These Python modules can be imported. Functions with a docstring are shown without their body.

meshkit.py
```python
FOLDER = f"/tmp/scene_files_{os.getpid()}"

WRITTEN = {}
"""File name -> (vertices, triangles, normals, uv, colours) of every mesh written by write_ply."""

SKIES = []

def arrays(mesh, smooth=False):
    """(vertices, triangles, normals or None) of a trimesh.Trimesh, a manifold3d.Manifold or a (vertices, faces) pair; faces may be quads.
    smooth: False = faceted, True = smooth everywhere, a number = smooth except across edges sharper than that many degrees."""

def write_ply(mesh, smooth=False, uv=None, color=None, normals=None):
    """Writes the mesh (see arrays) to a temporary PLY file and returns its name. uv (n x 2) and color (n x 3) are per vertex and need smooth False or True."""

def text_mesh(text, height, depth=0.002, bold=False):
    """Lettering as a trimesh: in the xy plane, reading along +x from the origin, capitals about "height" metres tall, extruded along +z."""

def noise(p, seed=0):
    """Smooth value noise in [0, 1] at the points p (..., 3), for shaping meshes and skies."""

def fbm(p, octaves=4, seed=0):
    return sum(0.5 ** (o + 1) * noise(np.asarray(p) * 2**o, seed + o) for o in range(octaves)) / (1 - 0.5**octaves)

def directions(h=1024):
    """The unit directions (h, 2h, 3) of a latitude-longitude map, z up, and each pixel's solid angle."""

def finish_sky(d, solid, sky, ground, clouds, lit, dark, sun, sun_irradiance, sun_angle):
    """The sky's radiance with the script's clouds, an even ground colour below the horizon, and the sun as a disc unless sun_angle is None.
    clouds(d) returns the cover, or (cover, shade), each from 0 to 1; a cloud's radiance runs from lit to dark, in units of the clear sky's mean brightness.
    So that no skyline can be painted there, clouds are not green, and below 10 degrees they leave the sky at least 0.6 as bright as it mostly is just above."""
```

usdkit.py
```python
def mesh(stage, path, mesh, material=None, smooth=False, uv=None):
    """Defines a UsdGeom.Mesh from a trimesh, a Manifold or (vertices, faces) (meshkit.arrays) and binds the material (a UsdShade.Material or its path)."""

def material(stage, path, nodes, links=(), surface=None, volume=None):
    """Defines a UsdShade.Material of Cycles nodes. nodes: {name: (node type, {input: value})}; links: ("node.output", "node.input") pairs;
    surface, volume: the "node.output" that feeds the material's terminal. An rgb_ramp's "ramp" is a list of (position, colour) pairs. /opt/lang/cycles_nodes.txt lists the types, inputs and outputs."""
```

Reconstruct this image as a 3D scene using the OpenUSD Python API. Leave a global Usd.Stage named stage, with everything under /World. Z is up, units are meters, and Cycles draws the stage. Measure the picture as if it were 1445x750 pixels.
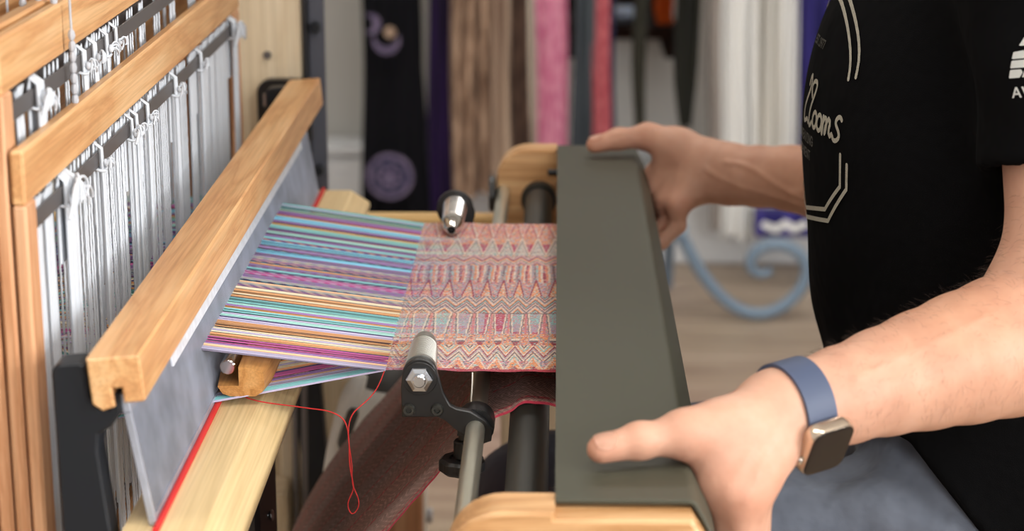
import math, random
import numpy as np, trimesh, usdkit, meshkit
from shapely.geometry import Polygon, LineString, Point, box as sbox
from shapely import affinity
from shapely.ops import unary_union
from pxr import Usd, UsdGeom, UsdLux, UsdShade, Gf, Sdf, Vt

stage = Usd.Stage.CreateInMemory()
UsdGeom.SetStageUpAxis(stage, 'Z'); UsdGeom.SetStageMetersPerUnit(stage, 1.0)
UsdGeom.Xform.Define(stage, '/World'); UsdGeom.Scope.Define(stage, '/World/Looks')
rng = np.random.default_rng(7); random.seed(7)

# ------------------------------------------------------------------ camera
F_PX, EYE = 2900.0, np.array([0, 0, 1.245])
th = math.atan(785 / F_PX); ps = math.atan(67.5 / F_PX * math.cos(th))
fw = np.array([-math.sin(ps) * math.cos(th), math.cos(ps) * math.cos(th), -math.sin(th)])
rt = np.array([math.cos(ps), math.sin(ps), 0]); up = np.cross(rt, fw)
cam = UsdGeom.Camera.Define(stage, '/World/camera')
cam.CreateHorizontalApertureAttr(36.0); cam.CreateVerticalApertureAttr(36.0 * 750 / 1445)
cam.CreateFocalLengthAttr(36.0 * F_PX / 1445)
cam.CreateFStopAttr(6.0); cam.CreateFocusDistanceAttr(1.52)
cam.CreateClippingRangeAttr((0.05, 100))
cam.CreateExposureAttr(0.0)
cam.AddTransformOp().Set(Gf.Matrix4d(*rt, 0, *up, 0, *(-fw), 0, *EYE, 1))

# ------------------------------------------------------------------ light: daylight through two tall windows behind the camera, ceiling lamps, sky
def rect_light(name, loc, rot, w, h, inten, col):
    l = UsdLux.RectLight.Define(stage, '/World/' + name)
    l.CreateWidthAttr(w); l.CreateHeightAttr(h); l.CreateIntensityAttr(inten); l.CreateColorAttr(Gf.Vec3f(*col))
    l.AddTranslateOp().Set(Gf.Vec3d(*loc)); l.AddRotateXYZOp().Set(Gf.Vec3f(*rot))
    return l
WIN = [(1.25, 1.75)]          # window centres x, z in the wall behind the camera (y = -1.6)
WINR = [(-0.30, 1.70)]        # window centres y, z in the right wall (x = 3.0)
WIN_I, WINR_I, LAMP_I, SKY_I = 9.0, 23.0, 10.5, 1.0
for i, (wx, wz) in enumerate(WIN):
    rect_light('window_light' + ('_%03d' % i if i else ''), (wx, -1.72, wz), (90, 0, 0), 1.5, 1.5, WIN_I, (1.0, 0.985, 0.97))
for i, (wy, wz) in enumerate(WINR):
    rect_light('side_window_light', (3.12, wy, wz), (90, 0, 90), 1.7, 1.5, WINR_I, (1.0, 0.975, 0.94))
LAMPS = [(-0.7, 0.6), (1.0, 0.6), (-0.7, 3.2), (1.0, 3.2)]
for i, (lx, ly) in enumerate(LAMPS):
    rect_light('ceiling_lamp_light' + ('_%03d' % i if i else ''), (lx, ly, 2.66), (0, 0, 0), 1.15, 0.3, LAMP_I, (1.0, 0.97, 0.92))

def lin(r, g=None, b=None):
    c = np.array([r, g, b] if g is not None else r, float) / 255
    return tuple(np.where(c <= 0.04045, c / 12.92, ((c + 0.055) / 1.055) ** 2.4))

dome = UsdLux.DomeLight.Define(stage, '/World/sky'); dome.CreateIntensityAttr(SKY_I); dome.CreateColorAttr(Gf.Vec3f(0.85, 0.93, 1.0))

# ------------------------------------------------------------------ materials
LOOK = {}
def mat(name, nodes, links=(), surface='p.BSDF'):
    LOOK[name] = usdkit.material(stage, '/World/Looks/' + name, nodes, links, surface); return LOOK[name]
def plain(name, col, rough=0.5, metal=0.0, spec=0.5, bump=0.0, bscale=200, vary=0.0, **kw):
    n = {'p': ('principled_bsdf', dict(base_color=lin(*col), roughness=rough, metallic=metal, specular_ior_level=spec, **kw))}
    l = []
    if bump or vary:
        n['g'] = ('geometry', {}); n['t'] = ('noise_texture', dict(scale=bscale, detail=3)); l += [('g.position', 't.vector')]
    if bump:
        n['b'] = ('bump', dict(strength=bump, distance=0.002)); l += [('t.fac', 'b.height'), ('b.normal', 'p.normal')]
    if vary:
        c = np.array(lin(*col))
        n['r'] = ('rgb_ramp', dict(ramp=[(0.3, tuple(c * (1 - vary))), (0.7, tuple(np.minimum(c * (1 + vary), 1)))])); l += [('t.fac', 'r.fac'), ('r.color', 'p.base_color')]
    return mat(name, n, l)
def wood(name, dark, mid, light, scale, rough=0.42, seed=0.0, ring=26):
    """grain runs along the axis whose scale is small"""
    n = {'g': ('geometry', {}), 'm': ('mapping', dict(scale=scale, location=(seed, seed * 2, seed * 3))),
         'a': ('noise_texture', dict(scale=1.0, detail=5, roughness=0.55, distortion=0.6)),
         'm2': ('mapping', dict(scale=tuple(s * 9 if s > 6 else s * 2 for s in scale))),
         'f': ('noise_texture', dict(scale=1.0, detail=3)),
         'w': ('math', dict(math_type='multiply', value2=float(ring) / 6)), 'pp': ('math', dict(math_type='pingpong', value2=1.0)),
         'r': ('rgb_ramp', dict(ramp=[(0.0, lin(*dark)), (0.35, lin(*mid)), (1.0, lin(*light))])),
         'r2': ('rgb_ramp', dict(ramp=[(0.3, (0.80, 0.78, 0.74)), (0.6, (1, 1, 1))])),
         'x': ('mix', dict(mix_type='multiply', fac=1.0)),
         'b': ('bump', dict(strength=0.06, distance=0.001)), 'p': ('principled_bsdf', dict(roughness=rough, specular_ior_level=0.4))}
    l = [('g.position', 'm.vector'), ('m.vector', 'a.vector'), ('g.position', 'm2.vector'), ('m2.vector', 'f.vector'),
         ('a.fac', 'w.value1'), ('w.value', 'pp.value1'), ('pp.value', 'r.fac'), ('f.fac', 'r2.fac'), ('r.color', 'x.color1'), ('r2.color', 'x.color2'),
         ('x.color', 'p.base_color'), ('f.fac', 'b.height'), ('b.normal', 'p.normal')]
    return mat(name, n, l)
def vcol(name, rough=0.8, spec=0.2, gain=1.0, sheen=0.0, bump=0.0):
    n = {'a': ('attribute', dict(attribute='col')), 'p': ('principled_bsdf', dict(roughness=rough, specular_ior_level=spec, sheen_weight=sheen))}
    l = [('a.color', 'p.base_color')]
    if bump:
        n.update(g=('geometry', {}), t=('noise_texture', dict(scale=2200, detail=2)), b=('bump', dict(strength=bump, distance=0.0006))); l += [('g.position', 't.vector'), ('t.fac', 'b.height'), ('b.normal', 'p.normal')]
    return mat(name, n, l)

wood('cherry_y', (200, 146, 96), (215, 166, 114), (224, 182, 134), (55, 4.5, 55), seed=1.3)      # grain along y
wood('cherry_z', (192, 136, 96), (210, 158, 118), (220, 174, 136), (60, 60, 4), seed=2.1)          # grain along z
wood('cherry_x', (184, 136, 88), (204, 158, 110), (217, 176, 130), (5, 40, 60), seed=3.7)           # grain along x
wood('maple_y', (218, 190, 140), (225, 198, 149), (230, 205, 158), (60, 3, 60), seed=4.4)
wood('maple_x', (205, 165, 105), (219, 182, 122), (228, 196, 140), (3, 60, 70), seed=5.1)
wood('maple_z', (214, 194, 162), (220, 202, 172), (226, 209, 181), (60, 60, 3), seed=6.2)
wood('shuttle_wood', (176, 122, 66), (196, 142, 82), (206, 156, 98), (70, 4, 70), seed=7.7)
plain('cover_paint', (67, 67, 55), 0.5, spec=0.35, bump=0.05, bscale=900)
plain('black_rubber', (40, 40, 36), 0.45, bump=0.04, bscale=1200)
plain('black_paint', (24, 24, 25), 0.38)
plain('black_steel', (24, 27, 32), 0.5, spec=0.3)
plain('gray_steel', (108, 104, 104), 0.42, metal=0.6)
plain('bright_steel', (200, 204, 210), 0.22, metal=1.0)
plain('knurled_steel', (190, 190, 184), 0.3, metal=1.0)
plain('rod_steel', (206, 203, 188), 0.26, metal=0.82)
plain('chrome', (215, 210, 205), 0.12, metal=1.0)
plain('hole_black', (6, 6, 6), 0.8)
plain('reed_steel', (176, 182, 196), 0.36, metal=0.5, vary=0.22, bscale=26)
plain('lit_dent_paint', (218, 223, 232), 0.4, metal=0.1, vary=.10, bscale=160)  # pale tone painted in for the light on the upper dents
plain('red_felt', (196, 38, 36), 0.7)
plain('red_yarn', (188, 40, 38), 0.8)
plain('heddle_white', (200, 205, 212), 0.7, subsurface_weight=0.0)
plain('cord_grey', (176, 178, 184), 0.6)
plain('white_plastic', (232, 230, 224), 0.35)
plain('grey_plastic', (70, 68, 66), 0.5)
plain('thread_white', (232, 226, 214), 0.8)
vcol('warp_yarn', 0.6, 0.3)
vcol('woven_face', 0.85, 0.15, sheen=0.15, bump=0.25)
vcol('woven_back', 0.85, 0.12, sheen=0.1, bump=0.25)

# ------------------------------------------------------------------ prims
used = {}
def numbered(parent, name):
    k = (parent, name); n = used.get(k, 0); used[k] = n + 1
    return name if n == 0 else '%s_%03d' % (name, n)
def tag(prim, label=None, cat=None, group=None, kind=None):
    for k, v in (('label', label), ('category', cat), ('group', group), ('kind', kind)):
        if v: prim.SetCustomDataByKey(k, v)
    return prim
def thing(name, label=None, cat=None, group=None, loc=(0, 0, 0), kind=None, rotz=0):
    x = UsdGeom.Xform.Define(stage, '/World/' + numbered('/World', name))
    x.AddTranslateOp().Set(Gf.Vec3d(*map(float, loc)))
    if rotz: x.AddRotateZOp().Set(rotz)
    return tag(x.GetPrim(), label, cat, group, kind)
def obj(name, m, look, parent=None, label=None, cat=None, group=None, kind=None, smooth=35, col=None):
    """one Mesh prim; world coordinates, or the parent's when it has a place of its own"""
    par = str(parent.GetPath()) if parent is not None else '/World'
    if isinstance(m, (list,)): m = trimesh.util.concatenate(m)
    if col is not None: smooth = True
    g = usdkit.mesh(stage, par + '/' + numbered(par, name), m, LOOK[look], smooth)
    if col is not None:
        UsdGeom.PrimvarsAPI(g).CreatePrimvar('col', Sdf.ValueTypeNames.Color3fArray, 'vertex').Set(Vt.Vec3fArray.FromNumpy(np.asarray(col, np.float32)))
    return tag(g.GetPrim(), label, cat, group, kind)
def dup(root, loc, label=None, group=None, rotz=0, name=None):
    was = root.GetCustomData()
    r = thing(name or root.GetName().rstrip('0123456789').rstrip('_'), label or was.get('label'), was.get('category'), group or was.get('group'), loc, None, rotz)
    r.GetReferences().AddInternalReference(root.GetPath()); r.SetInstanceable(True)
    return r

# ------------------------------------------------------------------ mesh helpers
def hull(p): return trimesh.convex.convex_hull(np.asarray(p, float))
def bx(x0, x1, y0, y1, z0, z1, c=0.0015):
    """box with chamfered edges"""
    lo, hi = np.array([x0, y0, z0], float), np.array([x1, y1, z1], float)
    c = min(c, (hi - lo).min() * 0.45)
    P = []
    for sx in (0, 1):
        for sy in (0, 1):
            for sz in (0, 1):
                v = np.where([sx, sy, sz], hi, lo); d = np.where([sx, sy, sz], -c, c)
                for k in range(3):
                    w = v + d; w[k] = v[k]; P.append(w)
    return hull(P)
def frame_of(d):
    d = np.asarray(d, float); d = d / np.linalg.norm(d)
    a = np.array([0, 0, 1.0]) if abs(d[2]) < 0.9 else np.array([1.0, 0, 0])
    u = np.cross(a, d); u /= np.linalg.norm(u); return u, np.cross(d, u), d
def tube(path, r, n=8, caps=True, closed=False):
    path = np.asarray(path, float); m = len(path); r = np.broadcast_to(np.asarray(r, float), (m,))
    t = np.gradient(path, axis=0)
    if closed: t = np.roll(path, -1, 0) - np.roll(path, 1, 0)
    t /= np.linalg.norm(t, axis=1, keepdims=True) + 1e-12
    u, v, _ = frame_of(t[0]); U = [u]
    for i in range(1, m):
        u = U[-1] - t[i] * (U[-1] @ t[i]); U.append(u / (np.linalg.norm(u) + 1e-12))
    U = np.array(U); V = np.cross(t, U); a = np.linspace(0, 2 * np.pi, n, endpoint=False)
    P = path[:, None] + r[:, None, None] * (np.cos(a)[None, :, None] * U[:, None] + np.sin(a)[None, :, None] * V[:, None])
    P = P.reshape(-1, 3); f = []
    for i in range(m if closed else m - 1):
        i2 = (i + 1) % m
        for k in range(n):
            k2 = (k + 1) % n
            f += [[i * n + k, i * n + k2, i2 * n + k2], [i * n + k, i2 * n + k2, i2 * n + k]]
    if caps and not closed:
        P = np.vstack([P, path[0], path[-1]]); c0, c1 = m * n, m * n + 1
        for k in range(n):
            k2 = (k + 1) % n
            f += [[c0, k2, k], [c1, (m - 1) * n + k, (m - 1) * n + k2]]
    return trimesh.Trimesh(P, np.array(f), process=False)
def lathe(prof, origin, axis, n=32):
    """prof: (r, h) along the axis"""
    prof = np.asarray(prof, float); u, v, d = frame_of(axis); o = np.asarray(origin, float)
    a = np.linspace(0, 2 * np.pi, n, endpoint=False)
    P = (o + prof[:, 1, None, None] * d + prof[:, 0, None, None] * (np.cos(a)[None, :, None] * u + np.sin(a)[None, :, None] * v)).reshape(-1, 3)
    f = []
    for i in range(len(prof) - 1):
        for k in range(n):
            k2 = (k + 1) % n
            f += [[i * n + k, i * n + k2, (i + 1) * n + k2], [i * n + k, (i + 1) * n + k2, (i + 1) * n + k]]
    m = trimesh.Trimesh(P, np.array(f), process=False)
    return m
def cyl(a, b, r, n=24, c=0.001):
    a, b = np.asarray(a, float), np.asarray(b, float); h = np.linalg.norm(b - a); c = min(c, r * 0.4, h * 0.4)
    return lathe([(0, 0), (r - c, 0), (r, c), (r, h - c), (r - c, h), (0, h)], a, b - a, n)
def prism_y(poly, y0, y1, bevel=0.0):
    """a shape in x-z, thick along y, edges bevelled"""
    return prism(poly, y0, y1, bevel, lambda p, h: np.stack([p[:, 0], h, p[:, 1]], 1), flip=True)
def prism(poly, h0, h1, bevel, place, flip=False):
    poly = poly if isinstance(poly, Polygon) else Polygon(poly)
    if not poly.is_valid: poly = poly.buffer(0)
    ms = []
    layers = [(poly, h0, h1)]
    def add(pl, a, b):
        e = trimesh.creation.extrude_polygon(pl, b - a); v = e.vertices
        ms.append(trimesh.Trimesh(place(v[:, :2], v[:, 2] + a), e.faces[:, ::-1] if flip else e.faces, process=False))
    if bevel:
        ring = np.array(poly.exterior.coords)[:-1]
        inner = poly.buffer(-bevel, join_style=2)
        if isinstance(inner, Polygon) and len(inner.exterior.coords) == len(poly.exterior.coords) and not poly.interiors:
            # match rings by nearest start
            ri = np.array(inner.exterior.coords)[:-1]
            if Polygon(ri).exterior.is_ccw != poly.exterior.is_ccw: ri = ri[::-1]
            k = np.argmin([np.abs(np.roll(ri, -s, 0) - ring).sum() for s in range(len(ri))]); ri = np.roll(ri, -k, 0)
            if not poly.exterior.is_ccw: ring, ri = ring[::-1], ri[::-1]
            n = len(ring); hs = [(ri, h0), (ring, h0 + bevel), (ring, h1 - bevel), (ri, h1)]
            P = np.vstack([place(q, np.full(n, h)) for q, h in hs]); f = []
            for i in range(3):
                for a in range(n):
                    b = (a + 1) % n
                    f += [[i * n + a, i * n + b, (i + 1) * n + b], [i * n + a, (i + 1) * n + b, (i + 1) * n + a]]
            v2, t2 = trimesh.creation.triangulate_polygon(Polygon(ri))
            idx = np.array([np.argmin(((ri - q) ** 2).sum(1)) for q in v2])
            t2 = idx[t2]
            a2 = np.cross(ri[t2[:, 1]] - ri[t2[:, 0]], ri[t2[:, 2]] - ri[t2[:, 0]])
            t2 = np.where((a2 < 0)[:, None], t2[:, ::-1], t2)
            f = np.vstack([f, t2[:, ::-1], t2 + 3 * n])
            return trimesh.Trimesh(P, f[:, ::-1] if flip else f, process=False)
    add(poly, h0, h1)
    return ms[0]
def arc(cx, cz, r, a0, a1, n=8):
    a = np.radians(np.linspace(a0, a1, n)); return [(cx + r * math.cos(t), cz + r * math.sin(t)) for t in a]
def grid(X, Y, Z, flip=False):
    """surface over 2-D arrays"""
    h, w = X.shape; P = np.stack([X, Y, Z], -1).reshape(-1, 3); i = np.arange(h * w).reshape(h, w)
    q = np.stack([i[:-1, :-1], i[:-1, 1:], i[1:, 1:], i[1:, :-1]], -1).reshape(-1, 4)
    if flip: q = q[:, ::-1]
    return trimesh.Trimesh(P, np.vstack([q[:, [0, 1, 2]], q[:, [0, 2, 3]]]), process=False)
def spline(pts, n):
    from scipy.interpolate import CubicSpline
    pts = np.asarray(pts, float); t = np.r_[0, np.cumsum(np.linalg.norm(np.diff(pts, axis=0), axis=1))]
    return CubicSpline(t, pts)(np.linspace(0, t[-1], n))

# ================================================================== THE ROOM
mat('floor_look', {'g': ('geometry', {}), 'm': ('mapping', dict(scale=(1.0, 7, 1))), 't': ('noise_texture', dict(scale=3.0, detail=6, distortion=0.4)),
    't2': ('noise_texture', dict(scale=1.1, detail=2)),
    'r': ('rgb_ramp', dict(ramp=[(0.3, lin(156, 134, 116)), (0.55, lin(182, 160, 140)), (0.8, lin(196, 176, 158))])),
    'x': ('mix', dict(mix_type='multiply', fac=0.25)), 'p': ('principled_bsdf', dict(roughness=0.38, specular_ior_level=0.4))},
    [('g.position', 'm.vector'), ('m.vector', 't.vector'), ('t.fac', 'r.fac'), ('r.color', 'x.color1'), ('t2.color', 'x.color2'), ('x.color', 'p.base_color')])
plain('wall_paint', (190, 188, 182), 0.85, spec=0.2, bump=0.02, bscale=90)
plain('wall_white', (222, 224, 226), 0.8, spec=0.2)
plain('ceiling_paint', (236, 235, 232), 0.9, spec=0.1)
plain('trim_white', (226, 228, 230), 0.5)
mat('pane_glass', {'t': ('transparent_bsdf', {}), 'gl': ('glossy_bsdf', dict(roughness=0.02)), 'f': ('fresnel', dict(IOR=1.45)), 'm': ('mix_closure', {})},
    [('f.fac', 'm.fac'), ('t.BSDF', 'm.closure1'), ('gl.BSDF', 'm.closure2')], 'm.closure')
mat('lamp_glow', {'e': ('emission', dict(color=(1, 0.97, 0.92), strength=6.0))}, (), 'e.emission')
X0, X1, Y0, Y1, ZC = -2.7, 3.0, -1.6, 4.9, 2.75
st = dict(kind='structure')
def slab(x0, x1, y0, y1, z0, z1):
    m = trimesh.creation.box([x1 - x0, y1 - y0, z1 - z0]); m.apply_translation([(x0 + x1) / 2, (y0 + y1) / 2, (z0 + z1) / 2]); return m
fl = thing('floor', kind='structure')
fb = obj('base', slab(X0, X1, Y0, Y1, -0.10, -0.006), 'floor_look', fl, smooth=False)
PW, PL = 0.19, 1.9
row = 0
y = Y0
while y < Y1 - 1e-6:                                              # floor boards along x
    yb = min(y + PW, Y1); x = X0 - (row * 0.73 % PL)
    while x < X1 - 1e-6:
        a, b = max(x, X0), min(x + PL, X1)
        if b - a > 0.02 and y > 1.4 and a < 1.9 and b > -1.9:
            obj('floor_board', bx(a + .0008, b - .0008, y + .0008, yb - .0008, -0.006, rng.uniform(-.0006, 0), .0012), 'floor_look', fl, smooth=False)
        x += PL
    y = yb; row += 1
obj('floor_board', slab(X0, X1, Y0, 1.4 + .02, -0.006, -0.0008), 'floor_look', fl, smooth=False, kind='stuff')
obj('floor_board', [slab(X0, -1.9 - .7, 1.42, Y1, -0.006, -0.0008), slab(2.6, X1, 1.42, Y1, -0.006, -0.0008)], 'floor_look', fl, smooth=False, kind='stuff')
obj('ceiling', slab(X0, X1, Y0, Y1, ZC, ZC + .08), 'ceiling_paint', smooth=False, **st)
obj('wall_back', slab(X0 - .1, X1 + .1, Y1, Y1 + .1, 0, ZC), 'wall_paint', smooth=False, **st)
obj('wall_left', slab(X0 - .1, X0, Y0, Y1, 0, ZC), 'wall_white', smooth=False, **st)
bb = obj('baseboard_back', bx(X0, X1, Y1 - .018, Y1, 0, 0.11, .004), 'trim_white', **st)
import manifold3d as m3
def mbox(x0, x1, y0, y1, z0, z1): return m3.Manifold.cube([x1 - x0, y1 - y0, z1 - z0]).translate([x0, y0, z0])
wf = mbox(X0 - .1, X1 + .1, Y0 - .1, Y0, 0, ZC)
for wx, wz in WIN: wf = wf - mbox(wx - .72, wx + .72, Y0 - .2, Y0 + .1, wz - .72, wz + .72)
wr = mbox(X1, X1 + .1, Y0, Y1, 0, ZC)
for wy, wz in WINR: wr = wr - mbox(X1 - .1, X1 + .2, wy - .82, wy + .82, wz - .72, wz + .72)
obj('wall_right', wr, 'wall_white', smooth=False, **st)
obj('wall_front', wf, 'wall_white', smooth=False, **st)
for i, (wx, wz) in enumerate(WIN):
    w = thing('window_%d' % (i + 1), kind='structure')
    a, b, c, d = wx - .72, wx + .72, wz - .72, wz + .72
    for r in ((a, a + .05, c, d), (b - .05, b, c, d), (a + .05, b - .05, c, c + .05), (a + .05, b - .05, d - .05, d), (wx - .02, wx + .02, c + .05, d - .05)):
        obj('window_frame', bx(r[0], r[1], Y0 - .08, Y0 - .02, r[2], r[3], .004), 'trim_white', w)
    obj('pane', slab(a + .05, wx - .02, Y0 - .052, Y0 - .048, c + .05, d - .05), 'pane_glass', w, smooth=False)
    obj('pane', slab(wx + .02, b - .05, Y0 - .052, Y0 - .048, c + .05, d - .05), 'pane_glass', w, smooth=False)
for i, (wy, wz) in enumerate(WINR):
    w = thing('window_%d' % (len(WIN) + i + 1), kind='structure')
    a, b, c, d = wy - .82, wy + .82, wz - .72, wz + .72
    for r in ((a, a + .05, c, d), (b - .05, b, c, d), (a + .05, b - .05, c, c + .05), (a + .05, b - .05, d - .05, d), (wy - .02, wy + .02, c + .05, d - .05)):
        obj('window_frame', bx(X1 + .02, X1 + .08, r[0], r[1], r[2], r[3], .004), 'trim_white', w)
    obj('pane', slab(X1 + .048, X1 + .052, a + .05, wy - .02, c + .05, d - .05), 'pane_glass', w, smooth=False)
    obj('pane', slab(X1 + .048, X1 + .052, wy + .02, b - .05, c + .05, d - .05), 'pane_glass', w, smooth=False)
WHERE = {(-0.7, 0.6): 'above the loom near the windows, left', (1.0, 0.6): 'above the weaver near the windows, right', (-0.7, 3.2): 'near the back wall, left', (1.0, 3.2): 'near the back wall, right'}
for lx, ly in LAMPS:
    t = thing('ceiling_lamp', 'long white ceiling lamp ' + WHERE[(lx, ly)], 'ceiling lamp', 'ceiling lamps')
    obj('housing', bx(lx - .62, lx + .62, ly - .18, ly + .18, 2.69, ZC, .006), 'trim_white', t)
    obj('diffuser', bx(lx - .58, lx + .58, ly - .15, ly + .15, 2.68, 2.69, .003), 'lamp_glow', t)

# ================================================================== THE LOOM
LY0, LY1 = 1.104, 2.150           # outer faces of the two end plates
loom = thing('loom', 'wooden weaving loom with dark grey breast beam cover, steel rods and pale castle upright', 'loom')
def plate_outline():
    """end plate of the breast beam in x-z"""
    top = 0.7985
    p = arc(-0.030, top - .034, .034, 180, 90, 9) + [(0.0, top), (0.0, top - .004), (0.079, top - .004), (0.093, 0.772), (0.097, 0.740), (0.097, 0.60), (-.064, 0.60)]
    return p
for a, b in ((LY0, LY0 + .034), (LY1 - .034, LY1)):
    obj('end_plate', prism_y(plate_outline(), a, b, .0022), 'cherry_x', loom, smooth=25)
# cover: folded sheet, top, sloped edge and front apron
CO = [(0.0, 0.800), (0.0770, 0.800), (0.0795, 0.7996), (0.0815, 0.7986), (0.0832, 0.7968), (0.0925, 0.7790), (0.0960, 0.768), (0.0985, 0.748), (0.0985, 0.736), (0.0955, 0.736), (0.0955, 0.748), (0.0930, 0.767), (0.0898, 0.779), (0.081, 0.7955), (0.0785, 0.797), (0.0, 0.797)]
obj('breast_cover', prism_y(CO, LY0 + .018, LY1 - .018, .0006), 'cover_paint', loom, smooth=30)
RX, RZ, RR = -0.0190, 0.7465, 0.0145
obj('cloth_roller', [cyl((RX, LY0 + .03, RZ), (RX, LY1 - .03, RZ), RR, 32), cyl((RX, LY1 - .048, RZ), (RX, LY1 - .03, RZ), .0185, 32), cyl((RX, LY0 + .03, RZ), (RX, LY0 + .048, RZ), .0185, 32)], 'black_rubber', loom, label='black rubber covered cloth roller')
obj('front_bar', cyl((0.036, LY0 + .03, 0.769), (0.036, LY1 - .03, 0.769), .015, 24), 'cherry_y', loom)
TX, TZ = -0.0568, 0.7535
obj('temple_rod', cyl((TX, LY0 + .02, TZ), (TX, LY1 - .03, TZ), .007, 24), 'rod_steel', loom, label='bright steel rod')
def knob(c, axis, r, h, n=10):
    """lobed hand knob"""
    u, v, d = frame_of(axis); c = np.asarray(c, float); P = []
    a = np.linspace(0, 2 * np.pi, n * 6, endpoint=False); rr = r * (1 - .06 * (0.5 - 0.5 * np.cos(a * n)))
    prof = [(0.001, 0), (.86, 0), (1, .18), (1, .82), (.86, 1), (.55, 1.02), (.5, .9), (.001, .9)]
    for s, hh in prof: P.append(c + (np.cos(a)[:, None] * u + np.sin(a)[:, None] * v) * (rr * s)[:, None] + d * h * hh)
    m = len(a); P = np.vstack(P); f = []
    for i in range(len(prof) - 1):
        for k in range(m):
            k2 = (k + 1) % m; f += [[i * m + k, i * m + k2, (i + 1) * m + k2], [i * m + k, (i + 1) * m + k2, (i + 1) * m + k]]
    return trimesh.Trimesh(P, np.array(f), process=False)
obj('clamp_knob', [knob((-.0715, LY1 - .046, 0.7535), (1, 0, 0), .0195, .007, 8), cyl((-.0645, LY1 - .042, 0.7535), (-.0555, LY1 - .042, 0.7535), .004)], 'black_paint', loom, label='black hand knob at the rod end')
obj('stop_pin', cyl((-.010, LY1 - .05, 0.7775), (0.006, LY1 - .05, 0.7775), .0035), 'black_paint', loom)
# side rails, legs, castle
obj('side_rail', bx(-0.95, 0.06, LY1 - .028, LY1, 0.655, 0.7225, .003), 'maple_x', loom)
obj('side_rail', bx(-0.95, 0.06, LY0, LY0 + .028, 0.60, 0.655, .003), 'maple_x', loom)
for yy in (LY0, LY1 - .036):
    obj('leg', bx(-.060, .030, yy, yy + .036, 0.0, 0.61, .004), 'maple_z', loom)
    obj('leg', bx(-.93, -.85, yy, yy + .036, 0.0, 0.66, .004), 'maple_z', loom)
obj('cross_rail', bx(-.045, .015, LY0 + .03, LY1 - .03, 0.12, 0.20, .004), 'maple_y', loom) 
obj('cross_rail', bx(-.90, -.88, LY0 + .03, LY1 - .03, 0.52, 0.64, .004), 'maple_y', loom)
CY = LY1 - .0
obj('castle_upright', bx(-0.42, -0.2705, CY + .012, CY + .034, 0.20, 1.46, .003), 'maple_z', loom, label='pale wooden upright board of the castle')
obj('castle_upright', bx(-0.60, -0.46, LY0 - .034, LY0 - .012, 0.20, 1.46, .003), 'maple_z', loom)
plain('post_grey', (74, 75, 84), .5)
cp = obj('castle_post', bx(-0.2665, -0.2500, CY + .030, CY + .040, 0.30, 1.46, .001), 'post_grey', loom, label='dark grey steel post')
obj('post_edge', bx(-0.2703, -0.2665, CY + .006, CY + .040, 0.30, 1.46, .001), 'black_paint', cp)
obj('castle_beam', bx(-0.55, -0.30, LY0 - .0118, CY + .0118, 1.40, 1.455, .004), 'maple_y', loom)
obj('bolt', [lathe([(0, .005), (.004, .005), (.0045, .004), (.0045, 0), (.0025, 0), (.002, .002), (0, .002)], (-0.3085, CY + .011, 0.8905), (0, -1, 0), 6)], 'gray_steel', loom, label='steel socket bolt')
obj('bolt', [lathe([(0, .012), (.005, .012), (.006, .01), (.006, 0)], (-0.2585, CY + .030, 0.918), (0, -1, 0), 12)], 'black_steel', loom)
obj('bolt', [lathe([(0, .012), (.005, .012), (.006, .01), (.006, 0)], (-0.2585, CY + .030, 0.762), (0, -1, 0), 12)], 'black_steel', loom)
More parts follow.
